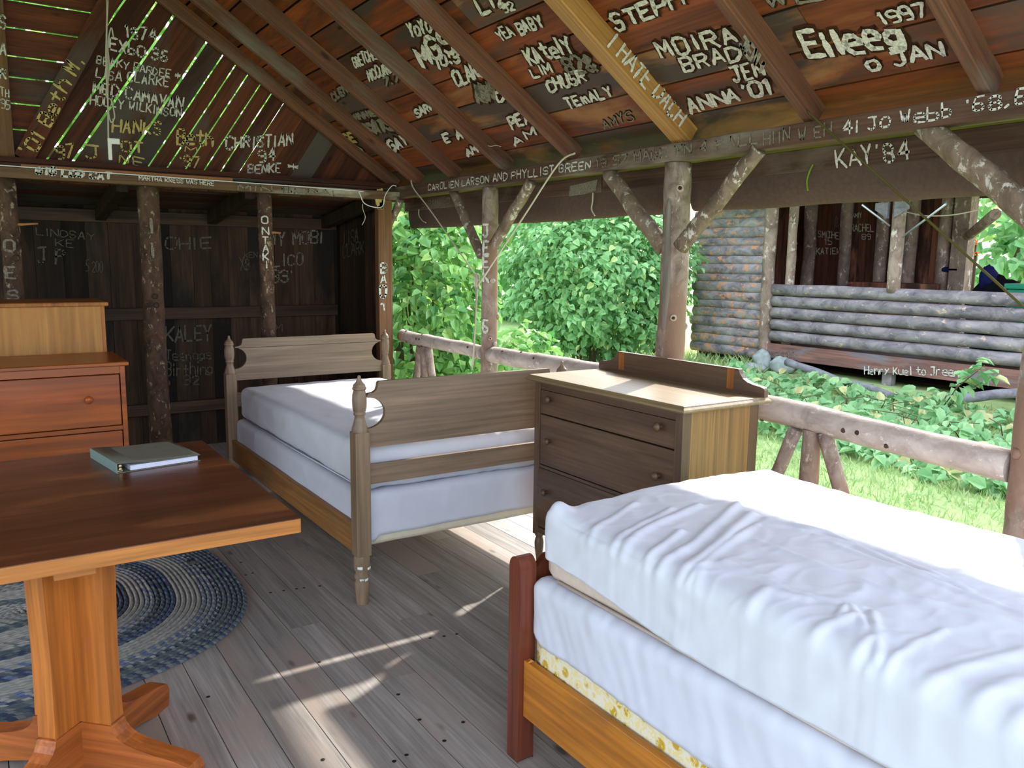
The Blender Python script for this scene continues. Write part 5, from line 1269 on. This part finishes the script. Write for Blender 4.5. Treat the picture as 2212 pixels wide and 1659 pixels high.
for i, ch in enumerate('AGM'): lettering(cbw, ch, (1804, 474+i*10), (1811, 474+i*10), (1804, 466+i*10), px_, CBK, 'paintdim', 0.16)
# cabin roof
mb = MB()
for s in (1, -1):
    e = 8.4 if s > 0 else 11.6; zr = 3.65; ze = 2.45
    a = V((e, 0.9, ze)); r_ = V((10.0, 0.9, zr)); d = r_-a; nn_ = V((-d.z, 0, d.x))*(1 if s > 0 else -1); nn_.normalize()
    mb.obox(a, d, (0, 8.1, 0), nn_*0.05, 0, 0.4)
mb.build('roof', 'dark', CB)
mb = MB(); mb.box((CX-.05, 1.2, 2.62), (CX+.05, yL, 2.75)); mb.build('eave_beam', 'cabinpost', CB)
# bracket plates and metal tubes on the middle post
for a, b in (((1862, 442), (1922, 488)), ((2044, 440), (1949, 512))):
    mb = MB(); mb.tube([on(*a, 'x', CX-0.35), on(*b, 'x', CX-0.09)], 0.012, 8); mb.build('metal_strut', 'steel', CB)
for sgn_ in (1, -1):
    mb = MB(); c_ = on(1934, 455, 'x', CX-.02); mb.prism([(0, 0.02), (0.16*sgn_, 0.12), (0.16*sgn_, 0.20), (0, 0.20)], (CX-0.11, c_.y+0.04*sgn_, c_.z-0.11), (0, 1, 0), (0, 0, 1), (0.04, 0, 0)); mb.build('bracket', 'greypole', CB)
ln = [on(1958, 458, 'x', CX+.2), on(2000, 466, 'x', CX+.2), on(2060, 464, 'x', CX+.2), on(2120, 452, 'x', CX+.2)]
cord('washing_line', 'thin sagging line with a peg inside the opposite cabin', ln, 0.008, 'rope')
mb = MB(); mb.tube([on(2150, 462, 'x', CX+.3), on(2092, 510, 'x', CBK-.3)], 0.06, 10); mb.build('knee_brace', 'cabinpost', CB)
mb = MB(); a = on(1995, 640, 'x', CBK-.5); mb.box((CBK-0.7, a.y-.05, CF), (CBK-0.2, a.y+1.0, on(1960, 612, 'x', CBK-.6).z)); 
tag(mb.build('low_cupboard', 'cabinwall', None, .01), 'low brown cupboard against the inner wall of the opposite cabin', 'cupboard')
a = on(2055, 582, 'x', CBK-.15); mb = MB(); mb.box((CBK-.2, a.y-.12, a.z-.035), (CBK-.08, a.y+.12, a.z+.03)); tag(mb.build('blue_bundle', 'bluefab', None, .02), 'small blue roll by the corner stud inside the opposite cabin', 'bundle')
# dark bundles and green bin on the porch of the cabin
def lump(mb, c, r, seed, mi=0, n=16):
    c = V(c); vs = []; fs = []
    for i in range(n+1):
        for k in range(n):
            a = PI*i/n; b = 2*PI*k/n; d = V((math.sin(a)*math.cos(b), math.sin(a)*math.sin(b), math.cos(a))); f = 1+.28*noise.noise(d*1.7+V((seed, 0, 0)))+.1*noise.noise(d*4+V((0, seed, 0)))
            vs.append(c+V((d.x*r[0], d.y*r[1], d.z*r[2]))*f)
    fs = [(i*n+k, (i+1)*n+k, (i+1)*n+(k+1) % n, i*n+(k+1) % n) for i in range(n) for k in range(n)]
    mb.add(vs, fs, mi, .5, True)
a = on(2150, 640, 'x', 9.9); b = on(2133, 592, 'x', 9.9)
bgt = thing('duffel_bag', 'black bag with a dark blue top on the porch of the opposite cabin', 'bag', (9.9, a.y, CF))
mb = MB(); lump(mb, (9.9, a.y-.02, CF+0.46), (.25, .34, .47), 3); mb.build('bag_body', 'blackfab', bgt)
mb = MB(); lump(mb, (9.9, b.y-.01, b.z-.05), (.10, .09, .15), 8); mb.build('bag_top', 'bluefab', bgt)
a = on(2178, 620, 'x', 9.5); gb = thing('storage_bin', 'green plastic bin at the right edge inside the opposite cabin', 'bin', (9.6, a.y-.3, CF))
mb = MB(); mb.box((9.42, a.y-.75, CF), (9.8, a.y-.03, a.z-.02)); mb.build('bin_body', 'greenplastic', gb, .01); mb = MB(); mb.box((9.40, a.y-.78, a.z-.02), (9.82, a.y, a.z+.04)); mb.build('lid', 'greenplastic', gb, .01)
# footing stones and fallen poles
def stone(c, r, seed, label):
    mb = MB(); lump(mb, (0, 0, r[2]*0.8), r, seed); o = mb.build('footing_stone', 'stone', None, 0, Matrix.Translation((c[0], c[1], ground_z(c[0], c[1])))); tag(o, label, 'stone', 'footing stones')
s_ = on(1646, 789, 'x', 8.86); stone((8.86, s_.y), (.10, .14, .15), 3, 'rounded grey footing stone under the left corner of the opposite cabin')
stone((8.86, s_.y-.32), (.10, .20, .12), 6, 'pale footing stone right of the rounded one under the opposite cabin')
stone((8.70, s_.y-.02), (.12, .18, .07), 9, 'flat pale stone in front of the opposite cabin corner')
def pole(a, b, r, label, sd_):
    mb = MB(); mb.tube(log_pts(a, b, 16, .015, sd_), [r*lerp(1, .85, i/16) for i in range(17)], 12, 0, .5, True, .05, sd_); tag(mb.build('fallen_pole', 'greypole'), label, 'pole', 'poles lying at the cabin foot')
def gp(px, py, x): q = on(px, py, 'x', x); return (q.x, q.y, max(q.z, ground_z(q.x, q.y)+0.03))
pole(gp(1700, 782, 8.65), gp(1935, 860, 8.3), 0.05, 'grey pole sloping down from the corner stone of the opposite cabin', 3)
pole(gp(2040, 866, 8.3), gp(2240, 842, 8.6), 0.055, 'grey pole lying at the right under the opposite cabin', 5)

# ================================================================== LIGHT
w = bpy.data.worlds.new('world'); scn.world = w; w.use_nodes = True; nt = w.node_tree; bg = nt.nodes['Background']
sky = nt.nodes.new('ShaderNodeTexSky'); sky.sky_type = 'NISHITA'; sky.sun_disc = False; sky.sun_elevation = math.radians(40); sky.sun_rotation = math.radians(65); sky.air_density = 1.0; sky.dust_density = 4.0; sky.ozone_density = 1.0
mx = nt.nodes.new('ShaderNodeMix'); mx.data_type = 'RGBA'; mx.inputs[0].default_value = 0.75; mx.inputs[7].default_value = (0.59, 0.66, 0.76, 1)
sc_ = nt.nodes.new('ShaderNodeVectorMath'); sc_.operation = 'SCALE'; sc_.inputs['Scale'].default_value = 0.12
nt.links.new(sky.outputs[0], sc_.inputs[0]); nt.links.new(sc_.outputs[0], mx.inputs[6]); nt.links.new(mx.outputs[2], bg.inputs[0]); bg.inputs[1].default_value = 2.2
sl = bpy.data.lights.new('sun', 'SUN'); so = bpy.data.objects.new('sun', sl); COL.objects.link(so)
sd_ = V((1.27, 0.64, 1.0)).normalized(); so.rotation_euler = sd_.to_track_quat('Z', 'Y').to_euler(); sl.energy = 3.4; sl.angle = math.radians(1.2); sl.color = (1.0, 0.95, 0.86)

vs_ = scn.view_settings; vs_.view_transform = 'Standard'; vs_.look = 'None'; vs_.exposure = 1.38; vs_.gamma = 1.0; vs_.use_curve_mapping = False
